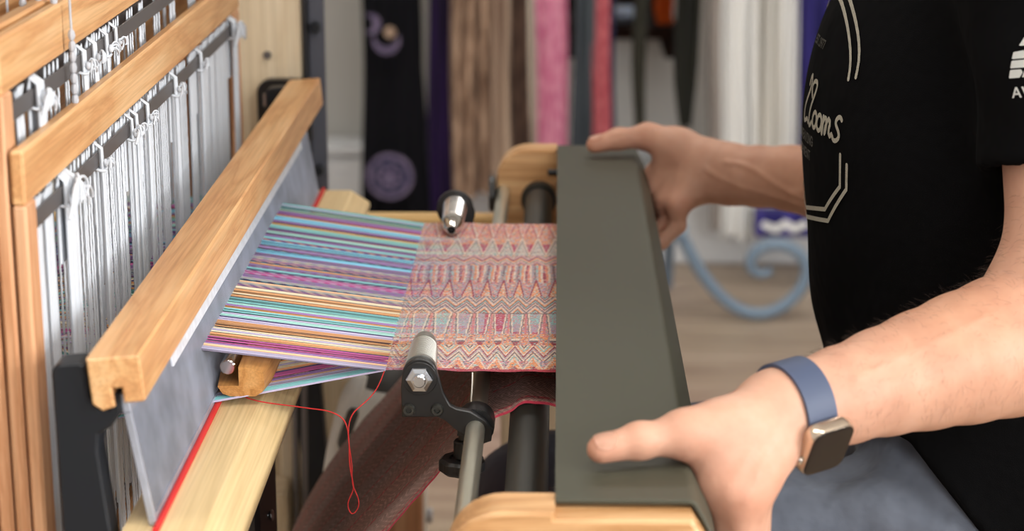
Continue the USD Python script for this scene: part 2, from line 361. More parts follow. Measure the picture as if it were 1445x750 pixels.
bk = obj('pivot_bracket', prism_y(Polygon(arc(-.305, .852, .014, 180, 90, 5) + [(-.262, .866), (-.262, .80), (-.319, .80)]), CY - .004, CY + .012, .001), 'black_paint', loom, label='black pivot bracket behind the beater')
obj('bracket_plate', bx(-.312, -.298, CY - .006, CY - .004, .838, .852, .0005), 'bright_steel', loom)
# lower structure seen under the race
obj('lower_board', bx(-.300, -.268, CY - .05, CY - .02, 0.05, .655, .003), 'maple_z', loom)
obj('lower_panel', bx(-.262, -.224, CY + .014, CY + .034, 0.10, .655, .003), 'maple_z', loom)
obj('lower_panel', bx(-.224, -.150, CY + .016, CY + .030, 0.10, .655, .003), 'cherry_z', loom)
for xx, r in ((-.2765, .0035), (-.2665, .0045)):
    obj('tie_rod', cyl((xx - .010, CY - .075, .12), (xx + .002, CY - .075, .70), r, 16), 'gray_steel', loom)
obj('lower_block', bx(-.320, -.288, CY - .10, CY - .045, .34, .435, .003), 'maple_z', loom)
bxp = obj('brake_box', bx(-.255, -.235, 1.52, 1.62, .56, .664, .004), 'black_paint', loom)
obj('box_bolt', cyl((-.2345, 1.575, .604), (-.232, 1.575, .604), .005, 12), 'bright_steel', bxp)
obj('brake_arm', bx(-.27, -.255, 1.55, 2.12, .585, .600, .002), 'black_steel', loom)
obj('cloth_beam', cyl((-.29, LY0 + .03, .30), (-.29, LY1 - .03, .30), .045, 32), 'maple_y', loom)

# ================================================================== HARNESS FRAMES
FX, FP, FT = -0.3193, 0.0103, 0.0085
FYA, FYB = 1.180, 2.020
LIFT = [0.0, 0.066, 0.068, 0.064, 0.0, 0.066, 0.0, 0.066]
def make_frame():
    t = thing('harness_frame', 'cherry wood harness frame nearest the beater, hanging lowest', 'harness frame', None, (FX, 0, 0))
    h = FT / 2
    obj('top_rail', bx(-h, h, FYA, FYB, .960, .9935, .0016), 'cherry_y', t)
    obj('bottom_rail', bx(-h, h, FYA, FYB, .560, .592, .0016), 'cherry_y', t)
    obj('post', bx(-h, h, FYA, FYA + .024, .592, .960, .0016), 'cherry_z', t)
    obj('post', bx(-h, h, FYB - .024, FYB, .592, .960, .0016), 'cherry_z', t)
    obj('heddle_bar', bx(.0026, .0040, FYA + .012, FYB - .012, .9405, .9518, .0004), 'gray_steel', t, label='flat grey steel heddle bar')
    obj('heddle_bar', bx(.0026, .0040, FYA + .012, FYB - .012, .604, .613, .0004), 'gray_steel', t, label='flat grey steel heddle bar')
    for yy in (1.335, 1.875):
        p = [(0, yy, .9935 + .002), (0, yy, 1.40 - .07)]
        c = obj('lift_cord', tube(p, .0009, 6), 'cord_grey', t)
        beads = [lathe([(0, -.004), (.0018, -.003), (.0026, 0), (.0018, .003), (0, .004)], (0, yy, .9955 + .0072 * k), (0, 0, 1), 8) for k in range(7)]
        obj('cord_end', beads, 'cord_grey', c)
    return t
frames = [make_frame()]
ORD = ['second', 'third', 'fourth', 'fifth', 'sixth', 'seventh', 'eighth']
for k in range(1, 8):
    frames.append(dup(frames[0], (FX - FP * k, 0, LIFT[k]), 'cherry wood harness frame %s from the beater, %s' % (ORD[k - 1], 'raised to open the shed' if LIFT[k] else 'hanging low behind raised frames')))

# heddles: looped ribbed white cords hung on the bars
def ribbed(x, y, z0, z1, r, step, n=5, ph=0.0):
    z = np.arange(z0, z1, step); k = np.arange(len(z))
    rr = r * (0.80 + 0.28 * (k % 2)); path = np.stack([x + .00012 * np.sin(k * .9 + ph), y + .00018 * np.sin(k * .55 + ph), z], 1)
    return tube(path, rr, n)
def make_heddle():
    t = thing('heddle', 'white ribbed cord heddle hanging on the nearest harness frame', 'heddle', 'heddles on the nearest harness frame', (FX, 1.30, 0))
    loop = tube([(.0008, -.0006, .946), (.0010, -.0010, .9530), (.0012, -.0006, .9570), (.0013, .0003, .9575), (.0012, .0010, .9550), (.0010, .0008, .9500), (.0008, .0004, .945)], .0006, 5)
    obj('loop', loop, 'heddle_white', t)
    obj('cord', [ribbed(.0008, 0, .796, .951, .00098, .0013), ribbed(.0008, 0, .614, .775, .00098, .0020)], 'heddle_white', t)
    obj('eye', tube([(.0008, .0016 * math.sin(a), .7855 + .0105 * math.cos(a)) for a in np.linspace(0, 2 * np.pi, 14, endpoint=False)], .0006, 5, closed=True), 'heddle_white', t)
    return t
def heddle_ys(lo, hi, n, seed, groups):
    r = np.random.default_rng(seed); ys = []
    for g0, g1, cnt in groups: ys += list(np.linspace(g0, g1, cnt) + r.uniform(-.0009, .0009, cnt))
    return ys
h0 = make_heddle(); first = True
ys0 = heddle_ys(0, 0, 0, 3, [(1.308, 1.328, 3), (1.340, 1.362, 4), (1.376, 1.384, 3), (1.400, 1.430, 5), (1.446, 1.470, 5), (1.490, 1.500, 3), (1.514, 1.545, 6), (1.566, 1.598, 5), (1.618, 1.640, 4), (1.664, 1.674, 3), (1.694, 1.726, 5), (1.795, 1.806, 2)])
for y in ys0:
    if first: UsdGeom.Xformable(h0).GetOrderedXformOps()[0].Set(Gf.Vec3d(FX, y, 0)); first = False
    else: dup(h0, (FX + rng.uniform(-.0003, .0003), y, rng.uniform(-.001, .0012)))
ys1 = heddle_ys(0, 0, 0, 5, [(1.295, 1.330, 4), (1.352, 1.358, 2), (1.380, 1.400, 3), (1.425, 1.447, 4), (1.467, 1.478, 3), (1.505, 1.520, 3), (1.555, 1.572, 3), (1.60, 1.612, 3), (1.66, 1.68, 3), (1.73, 1.75, 4), (1.82, 1.85, 4), (1.88, 1.91, 4)])
for y in ys1:
    dup(h0, (FX - FP, y, LIFT[1] + rng.uniform(-.001, .001)), 'white ribbed cord heddle hanging on the raised second harness frame', 'heddles on the raised second harness frame')
ms = []
for k in range(2, 8):
    for y in np.sort(rng.uniform(1.28, 1.93, 8)):
        xx = FX - FP * k + .0021; z = LIFT[k]
        ms += [tube([(xx, y, .622 + z), (xx, y, .80 + z), (xx, y, .938 + z), (xx - .002, y + .0008, .9545 + z), (xx - .0042, y, .938 + z)], .00095, 4)]
obj('heddle', ms, 'heddle_white', label='many white heddles packed on the harness frames behind the front two', cat='heddle', kind='stuff')

# bundles of spare heddles at the frame ends, tied round the bar
def bundle(y, w, n, lift, k, label, tied, seed):
    r = np.random.default_rng(seed); t = thing('heddle_bundle', label, 'heddle bundle', None, (FX - FP * k, y, lift))
    m = []
    for i in range(n):
        u = (i + .5) / n * 2 - 1; yy = u * w; xx = (.0058 if tied else -.0002) + r.uniform(0, .0012)
        m.append(tube([(xx, yy, .612), (xx + r.uniform(-.0004, .0004), yy * .95, .70), (xx, yy * .9 + r.uniform(-.0005, .0005), .80), (xx, yy * .85, .93), (xx - .0005, yy * .8, .954), (.0016, yy * .75, .9575), (.0004, yy * .8, .952), (.0002, yy * .8, .90)], .0013, 6))
    obj('cords', m, 'heddle_white', t)
    if tied:
        s = tied; m = [tube([(.0052 * math.cos(a) + .0035, (w + .001) * math.sin(a), .9395 + .001 * math.sin(2 * a)) for a in np.linspace(0, 2 * np.pi, 16, endpoint=False)], .0011, 6, closed=True)]
        m.append(trimesh.Trimesh(trimesh.creation.icosphere(2, .004 * s).vertices * [.8, 1.1, 1.1] + [.0088, 0, .944], trimesh.creation.icosphere(2).faces, process=False))
        for q in range(int(7 * s) if s <= 1.1 else 18):
            a = r.uniform(-.2, 1.0) * math.pi; L = r.uniform(.010, .020) * s * (1.3 if s > 1.1 else 1); dy, dz = math.cos(a), math.sin(a) * .6
            m.append(tube(spline([(.009, 0, .945), (.012, dy * L * .5, .945 + dz * L * .6), (.013, dy * L, .945 + dz * L * .7 - .004 * s), (.012, dy * L * 1.2, .945 + dz * L * .4 - .009 * s)], 9), np.linspace(.0009, .0012, 9) * min(s, 1), 6))
        obj('tie', m, 'heddle_white', t)
    return t
bundle(1.219, .0085, 8, 0, 0, 'thick white heddle bundle against the near post of the front harness frame', 0, 1)
bundle(1.246, .0095, 9, 0, 0, 'thick white heddle bundle second from the near post of the front frame', 0, 2)
bundle(1.283, .0150, 14, 0, 0, 'thick heddle bundle with big bow-tied knot near the near end of the front frame', 1.25, 3)
FARB = ['with bow-tied knot against the far post', 'second from the far post', 'third from the far post', 'fourth from the far post', 'fifth from the far post', 'sixth from the far post']
for i, y in enumerate((1.972, 1.938, 1.904, 1.868, 1.832, 1.764)):
    bundle(y, .0125, 10, 0, 0, 'thick white heddle bundle of the front frame, ' + FARB[i], 1.15 if i == 0 else 0, 10 + i)
bundle(1.232, .007, 8, LIFT[1], 1, 'white heddle bundle against the near post of the raised second frame', 0, 20)
bundle(1.262, .009, 10, LIFT[1], 1, 'white heddle bundle with tied knot near the near end of the raised second frame', 1.0, 21)
TIES = [(1.377, 0, .62, 'first'), (1.480, 0, .75, 'second'), (1.497, 0, .6, 'third'), (1.54, 0, .6, 'fourth'), (1.660, 0, .62, 'fifth'), (1.782, 0, .62, 'sixth')]
for i, (y, k, s, o) in enumerate(TIES):
    bundle(y, .0022, 3, LIFT[k], k, 'slim bow-tied heddle group, %s from the near end of the front frame' % o, s, 40 + i)
for i, (y, s, o) in enumerate([(1.385, .65, 'first'), (1.418, .7, 'second'), (1.458, .7, 'third'), (1.49, .6, 'fourth')]):
    bundle(y, .0022, 3, LIFT[1], 1, 'slim bow-tied heddle group on the raised second frame, %s from its near end' % o, s, 60 + i)

# ================================================================== BEATER AND REED
beater = thing('beater', 'cherry wood beater with square top bar, black arms and pale shuttle race', 'beater')
BY0, BY1 = 1.150, 2.098
tl = math.radians(5)
def lean(p, cx=-.262, cz=.875):
    p = np.asarray(p, float); q = p - [cx, cz]; c, s = math.cos(tl), math.sin(tl)
    return np.stack([cx + q[:, 0] * c - q[:, 1] * s, cz + q[:, 0] * s + q[:, 1] * c], 1)
bar_sec = lean([(-.2775, .876), (-.2468, .876), (-.2455, .8745), (-.2455, .8482), (-.2470, .847), (-.2585, .847), (-.2585, .8565), (-.2645, .8565), (-.2645, .845), (-.2720, .843), (-.2775, .8475)])
obj('top_bar', prism_y(Polygon(bar_sec), BY0, BY1, .0012), 'cherry_y', beater, smooth=25)
sword = Polygon(arc(-.2930, .8635, .0065, 180, 90, 5) + [(-.283, .871), (-.2795, .869), (-.2785, .848), (-.272, .8415), (-.2665, .8420), (-.2650, .852), (-.2605, .852), (-.2590, .840), (-.2655, .831), (-.2735, .826), (-.2745, .815), (-.2695, .766), (-.256, .640), (-.236, .30), (-.262, .30), (-.285, .64), (-.2985, .766)])
for a in (BY0 + .004, BY1 - .026):
    obj('sword', prism_y(sword, a, a + .022, .0015), 'black_steel', beater, label='black metal beater arm')
race = [(-.262, .7650), (-.2135, .7650), (-.2115, .7640), (-.1945, .7530), (-.1935, .7515), (-.1935, .7480), (-.205, .715), (-.262, .715)]
obj('race', prism_y(Polygon(race), 1.128, 2.068, .001), 'maple_y', beater, label='pale maple shuttle race')
obj('race_cord', tube([(-.2410, 1.150, .7667), (-.2410, 2.064, .7667)], .0021, 10), 'red_felt', beater, label='red cord along the back of the race')
reed = thing('reed', 'steel reed of fine vertical dents between beater bar and race', 'reed')
RA, RB = np.array([-.2585, .850]), np.array([-.2445, .7655])
rd = (RB - RA) / np.linalg.norm(RB - RA); rn = np.array([-rd[1], rd[0]])      # rn points to the weaver
if rn[0] < 0: rn = -rn
def reed_bar(s0, s1, w, y0=1.160, y1=2.040):
    a, b = RA + rd * s0, RA + rd * s1
    return prism_y(Polygon([a + rn * w, b + rn * w, b - rn * w, a - rn * w]), y0, y1, .0003)
RL = np.linalg.norm(RB - RA)
obj('top_baulk', reed_bar(0, .0120, .0023), 'reed_steel', reed)
obj('bottom_baulk', reed_bar(RL - .006, RL, .0022), 'reed_steel', reed)
obj('lit_dent_strip', reed_bar(.0080, .0240, .0027, 1.285, 1.985), 'lit_dent_paint', reed, label='pale strip painted as lit dents along the top of the reed')  # strip whose pale colour stands for light on the upper dents
for a in (1.160, 2.0365): obj('end_piece', reed_bar(.0122, RL - .0062, .0022, a, a + .0035), 'reed_steel', reed)
ND = 530
dent = trimesh.creation.box([.0030, .00045, RL - .0135])
ang = math.atan2(rd[0], -rd[1])
R = trimesh.transformations.rotation_matrix(-ang, [0, 1, 0]); dent.apply_transform(R)
mid = (RA + rd * .0075 + RB - rd * .006) / 2
V, Fc = [], []
for i, y in enumerate(np.linspace(1.166, 2.034, ND)):
    V.append(dent.vertices + [mid[0], y, mid[1]]); Fc.append(dent.faces + 8 * i)
obj('dent', trimesh.Trimesh(np.vstack(V), np.vstack(Fc), process=False), 'reed_steel', reed, smooth=False, kind='stuff')

# ================================================================== WARP
FELL, CZ = -0.1268, 0.7855
CYA, CYB = 1.405, 1.845
def reed_x(z): return RA[0] + (z - RA[1]) / (RB[1] - RA[1]) * (RB[0] - RA[0])
C = dict(pu=(150, 116, 170), dp=(112, 78, 132), mg=(186, 92, 150), or_=(216, 160, 112), pe=(232, 190, 150), te=(128, 188, 190), lt=(164, 212, 204), bl=(130, 196, 222), gy=(150, 152, 160), lv=(186, 178, 206), nv=(72, 66, 104), ma=(130, 48, 62), rd=(178, 70, 76), cr=(222, 208, 178), gn=(150, 178, 150), dk=(70, 50, 62))
# stripe plan from the far selvedge to the near one: (colour, threads)
PLAN = [('te', 6), ('lv', 3), ('te', 7), ('gn', 3), ('pu', 8), ('mg', 3), ('ma', 2), ('pe', 3), ('bl', 9), ('pu', 5), ('ma', 3), ('or_', 2), ('gn', 4), ('te', 7), ('pu', 5), ('or_', 2), ('lt', 6), ('pu', 6), ('te', 5), ('dp', 6), ('bl', 8), ('pu', 10), ('nv', 3), ('bl', 5), ('pu', 9), ('gy', 4), ('dp', 8), ('nv', 2), ('or_', 2), ('pu', 7), ('te', 3), ('nv', 3), ('mg', 8), ('pu', 6), ('gy', 6), ('nv', 2), ('pe', 2), ('gy', 6), ('dp', 4), ('cr', 4), ('nv', 2), ('or_', 6), ('cr', 3), ('or_', 5), ('dk', 1), ('te', 8), ('lt', 5), ('pu', 4), ('or_', 3), ('te', 7), ('lv', 3), ('lt', 5), ('nv', 2), ('lv', 5), ('or_', 5), ('dk', 2), ('or_', 3), ('cr', 5), ('lv', 3), ('cr', 4), ('or_', 4), ('nv', 2), ('mg', 9), ('pu', 4), ('pe', 3), ('lv', 6)]
seq = [c for c, n in PLAN for _ in range(n)]
NT = len(seq)
TY = np.linspace(CYB - .001, CYA + .001, NT)
PLY = {'pu': 'gy', 'dp': 'pe', 'gy': 'cr', 'nv': 'te', 'mg': 'lv'}
def warp_sheet(zr, spread, seed, shift, r=.00056, drop=0.0, z_sh=0.0):
    g = np.random.default_rng(seed); ms, cs = [], []
    for i in range(NT):
        if g.random() < drop: continue
        c = seq[(i + shift) % NT]; base = np.array(lin(*C[c])); base = base * (g.uniform(.62, 1.08) if g.random() > .12 else g.uniform(.25, .5))
        yf = TY[i] + g.uniform(-.0003, .0003); yr = (TY[i] - 1.625) * spread + 1.6015
        z = zr + g.uniform(-.0006, .0006) + z_sh
        xr = reed_x(zr) - .001
        twist = c in PLY and 0.28 < i / NT < 0.72
        n = 54 if twist else 4; ph = int(g.integers(0, 4))
        t = np.linspace(0, 1, n)
        path = np.stack([FELL + .004 + (xr - FELL - .004) * t, yf + (yr - yf) * t, CZ + (z - CZ) * t], 1)
        m = tube(path, r, 5, caps=False); ms.append(m)
        col = np.tile(base, (n, 1))
        if twist:
            other = np.array(lin(*C[PLY[c]])); k = (np.arange(n) + ph) % 4 < 2; col[k] = other * .35 + base * .5
        cs.append(np.repeat(col, 5, 0))
    return trimesh.util.concatenate(ms), np.vstack(cs)
ZU, ZL = 0.8095, 0.7690
warp = thing('warp', 'many coloured warp threads running through the reed, split into an open shed', 'warp')
m, c = warp_sheet(ZU, 1.016, 11, 0, drop=.09); obj('upper_shed', m, 'warp_yarn', warp, kind='stuff', col=c)
m, c = warp_sheet(ZL, 1.016, 12, 9, drop=.09); obj('lower_shed', m, 'warp_yarn', warp, kind='stuff', col=c)
ms, cs = [], []
g = np.random.default_rng(5)
for sh in range(2):
    for i in range(0, NT):
        if g.random() < .15: continue
        yr = (TY[i] - 1.625) * 1.016 + 1.6015; k = g.choice([k for k in range(8) if (LIFT[k] > 0) == (sh == 0)])
        zr = ZU if sh == 0 else ZL; hx = FX - FP * k + .0021; hz = .7855 + (.030 if sh == 0 else -.030)
        path = [(reed_x(zr) - .001, yr, zr), (hx, yr, hz), (-.46, yr, .79), (-.86, yr + g.uniform(-.002, .002), .79)]
        m = tube(path, .00056, 4, caps=False); ms.append(m); cs.append(np.tile(np.array(lin(*C[seq[(i + 9 * sh) % NT]])) * g.uniform(.8, 1.1), (16, 1)))
obj('back_warp', trimesh.util.concatenate(ms), 'warp_yarn', warp, kind='stuff', col=np.vstack(cs))
obj('back_beam', cyl((-.86, LY0 + .03, .775), (-.86, LY1 - .03, .775), .0145, 24), 'maple_y', loom)

# ================================================================== CLOTH
cloth = thing('woven_cloth', 'patterned cloth woven in orange, pink, grey and teal, hanging down maroon behind', 'cloth')
pal = {k: np.array(lin(*v)) for k, v in dict(pink=(204, 120, 124), ora=(228, 148, 96), gry=(168, 156, 162), tea=(146, 186, 184), mar=(150, 54, 74), cre=(222, 200, 182), lav=(176, 148, 178), dgr=(112, 94, 100), mag=(178, 60, 92), red=(168, 40, 56)).items()}
def tri(x): return 1 - 2 * np.abs(x - np.floor(x) - .5)            # 0..1..0
def hash2(a, b, s=0):
    v = np.sin(a * 127.1 + b * 311.7 + s * 74.7) * 43758.5453; return v - np.floor(v)
def face_colour(x, y):
    """x: metres from the fell; y: 0 far selvedge .. 1 near selvedge (width .44 m)"""
    n = lambda s, a=900., b=900.: hash2(np.floor(x * a), np.floor(y * .44 * b), s)
    per = .0150; jit = .0025 * np.sin(x * 61 + 1.0) ; px = (x + jit) / per
    cell = np.floor(px); T = tri(px); rs = hash2(cell, np.floor(y * 9), 3)
    K = np.zeros(x.shape, int); names = list(pal); I = {k: i for i, k in enumerate(names)}
    def put(mask, k): K[mask] = I[k]
    # ground: fine speckle
    h = n(1); put(h < 2, 'pink')
    for k, a, b in (('ora', .26, .42), ('gry', .42, .58), ('lav', .58, .70), ('dgr', .70, .80), ('cre', .80, .88), ('tea', .88, 1.0)): put((h >= a) & (h < b), k)
    def band(a, b): return (y >= a) & (y < b), np.clip((y - a) / (b - a), 0, 1)
    m, t = band(0, .125)                                            # long orange teeth
    w = np.abs(tri(px * 1.0) - .5) * 2
    put(m & (h < .62), 'ora'); put(m & (h < .22), 'pink')
    put(m & (np.abs(T - (.15 + .8 * t)) < .10), 'mar'); put(m & (np.abs(T - (.30 + .75 * t)) < .07), 'cre'); put(m & (tri(px * 2 + .3 * t) > .86) & (h > .4), 'pink')
    m, t = band(.125, .26)                                          # grey peaks with magenta pockets
    pk = T > 1 - t * 1.05
    put(m & pk & (h < .75), 'gry'); put(m & pk & (np.floor((T + t) * 9) % 2 == 0) & (h < .7), 'cre')
    put(m & ~pk & (t > .35) & (h < .9), 'mag'); put(m & ~pk & (t <= .35) & (h < .55), 'ora')
    put(m & (np.abs(T - (1 - t * 1.05)) < .09), 'cre'); put(m & (np.abs(T - (1 - t * 1.05) - .14) < .05), 'dgr')
    def zig(a, b, cols, amp, n_, ph=0.):
        m, t = band(a, b); s = np.floor((t + amp * T + ph) * n_).astype(int) % len(cols)
        for i, k in enumerate(cols): put(m & (s == i) & (n(7 + i) < .9), k)
    zig(.26, .335, ['ora', 'cre', 'dgr', 'cre', 'pink', 'gry', 'mar'], .42, 11)
    m, t = band(.335, .46)                                          # vertical feathers
    s = np.floor(px * 8 + .35 * np.sin(t * 3 + cell)).astype(int); s2 = s % 8
    for i, k in enumerate(['pink', 'cre', 'gry', 'dgr', 'pink', 'ora', 'cre', 'mar']): put(m & (s2 == i) & (n(20 + i) < .72), k)
    put(m & (s2 == 4) & (rs > .4) & (n(31) < .6), 'tea'); put(m & (s2 == 0) & (n(32) < .4), 'ora')
    m, t = band(.44, .575)                                          # orange spires
    sp = T > .25 + .75 * (1 - t)
    put(m & sp & (h < .75), 'ora'); put(m & sp & (h < .18), 'cre'); put(m & (np.abs(T - (.25 + .75 * (1 - t))) < .08), 'mar'); put(m & (np.abs(T - (.25 + .75 * (1 - t)) + .16) < .06), 'gry')
    zig(.555, .665, ['cre', 'dgr', 'gry', 'cre', 'ora', 'dgr', 'tea', 'mar'], .45, 14, .3)
    m, t = band(.665, .79)                                          # tall columns, magenta towards the weaver
    s = px * 5; s2 = np.floor(s).astype(int) % 5
    wide = tri(px) > .30 + .30 * t
    put(m & wide & (h < .93), 'gry'); put(m & wide & (n(43) < .3), 'lav'); put(m & wide & (rs < .08 + 9.0 * np.clip(x - .035, 0, .2)) & (n(40) < .9), 'mag'); put(m & wide & (rs > .80) & (t < .55) & (h < .6), 'tea'); put(m & wide & (n(41) < .12), 'pink')
    put(m & (np.abs(tri(px) - (.30 + .30 * t)) < .08), 'cre'); put(m & (np.abs(tri(px) - (.17 + .28 * t)) < .05), 'dgr'); put(m & (tri(px) < .1), 'pink')
    put((y > .662) & (y < .669) & (x > .05 + .02 * h) & (n(44) < .8), 'dgr')
    m, t = band(.79, .865)                                          # orange ground with grey lidded cups
    put(m & (h < .68), 'ora'); put(m & (h < .2), 'pink'); e = (T > .55)
    put(m & e & (t > .35) & (t < .52), 'cre'); put(m & e & (t >= .52) & (t < .62), 'dgr'); put(m & (t >= .62) & (T > .55 + .4 * (t - .62) / .38) & (h < .9), 'mar'); put(m & (np.abs(T - .5 + .1 * t) < .05), 'gry')
    zig(.855, .945, ['gry', 'cre', 'dgr', 'cre', 'tea', 'ora', 'cre', 'mar'], .62, 9, .1)
    m, t = band(.93, .992)                                          # orange arches on the edge
    put(m & (t > 1 - 1.1 * T + .1) & (h < .75), 'ora'); put(m & (t > 1 - .8 * T + .35) & (h < .7), 'mar'); put(m & (np.abs(t - (1 - 1.1 * T)) < .09), 'cre')
    put(y > .988, 'red')
    col = np.array([pal[k] for k in names])[K]
    # the warp colours show through more near the fell
    ci = np.clip((y * NT).astype(int), 0, NT - 1); wc = np.array([lin(*C[k]) for k in seq])[ci]
    fade = (np.exp(-x / .040) * .66 * (n(50) < .75))[..., None]
    fade = np.where((y < .10)[..., None], fade * .5, fade)
    col = col * (1 - fade) + wc * fade
    return col * (.62 + .46 * n(60, 1500, 1500))[..., None]
nx, ny = 236, 640
sx = np.linspace(0, .158, nx); sy = np.linspace(0, 1, ny)
XX, YY = np.meshgrid(sx, sy)
wob = .0009 * np.sin(XX * 190) * np.exp(-(1 - YY) * 90) + .0006 * np.sin(XX * 260 + 1) * np.exp(-YY * 120)
fell_w = .0008 * np.sin(YY * 60) + .0006 * np.sin(YY * 171)
gx = FELL + XX + fell_w * np.exp(-XX / .006)
gy = CYB + (CYA - CYB) * YY + wob
relief = .00022 * (hash2(np.floor(XX * 1200), np.floor(YY * 520), 4) - .5) + .00018 * np.sin(XX * 2600) * np.sin(YY * 2400) + .0012 * np.exp(-((XX - .03) / .02) ** 2) * (np.exp(-((YY - .0) / .05) ** 2) + np.exp(-((1 - YY) / .05) ** 2))
gz = CZ + relief
col = face_colour(XX, YY).reshape(-1, 3)
obj('face', grid(gx, gy, gz, flip=True), 'woven_face', cloth, col=col, label='patterned upper face of the cloth')
# the return run: round the front bar, back over the black roller and down towards the cloth beam
prof = [(FELL + .158, CZ)] + [(.036 + .0165 * math.cos(a), .769 + .0165 * math.sin(a)) for a in np.radians([88, 60, 30, 0, -30, -60, -86])] + [(.020, .7555)] + [(RX + (RR + .0008) * math.cos(a), RZ + (RR + .0008) * math.sin(a)) for a in np.radians([72, 95, 118, 138])] + [(-.053, .744), (-.082, .7105), (-.1185, .6665), (-.156, .624), (-.196, .577), (-.228, .532), (-.254, .482), (-.269, .430), (-.274, .38), (-.270, .335)]
pp = np.array(prof); tt = np.r_[0, np.cumsum(np.linalg.norm(np.diff(pp, axis=0), axis=1))]
from scipy.interpolate import PchipInterpolator
from scipy.spatial import cKDTree
ss = np.linspace(0, tt[-1], 420); px_, pz_ = PchipInterpolator(tt, pp[:, 0])(ss), PchipInterpolator(tt, pp[:, 1])(ss)
sy2 = np.linspace(0, 1, 400); SS, Y2 = np.meshgrid(ss, sy2)
hang = np.clip((SS - .26) / .25, 0, 1)
edge = .0012 * np.sin(SS * 140) + .0008 * np.sin(SS * 333)
bx_, bz_ = np.broadcast_to(px_, SS.shape), np.broadcast_to(pz_, SS.shape)
by_ = CYB + (CYA - CYB) * Y2 + edge * (Y2 - .5) * 2
curl = .010 * hang * (np.cos(Y2 * 2 * np.pi) * .5) + .004 * hang * np.sin(Y2 * 17 + SS * 6)
u = SS * 1.0; hb = hash2(np.floor(SS * 700), np.floor(Y2 * 420), 9)
herr = (SS * 420 + np.abs(((Y2 * .44 / .034) % 1) - .5) * 16 + .8 * np.sin(Y2 * 40)) % 1
line = (herr < .42)
stripe = np.sin(Y2 * 2 * np.pi * 3.5 + .6) * .5 + .5
base = np.where(line[..., None], np.array(lin(94, 68, 68)), np.array(lin(200, 146, 132)) * (1 - stripe[..., None] * .45) + np.array(lin(190, 172, 164)) * stripe[..., None] * .45)
redrow = (np.abs(((Y2 * .44 / .05) % 1) - .5) < .04) & (hb < .7) & (herr > .3)
base = np.where(redrow[..., None], np.array(lin(214, 84, 94)), base)
base = np.where((Y2 > .985)[..., None], np.array(lin(206, 60, 86)), base) * (.8 + .35 * hb)[..., None]
up_face = face_colour(SS + .158, Y2)
b3 = np.where((SS < .055)[..., None], up_face, base)
m = grid(bx_ + curl * .7, by_, bz_ + curl * .7, flip=True)
obj('hanging_length', m, 'woven_back', cloth, col=b3.reshape(-1, 3), label='maroon herringbone underside hanging down')

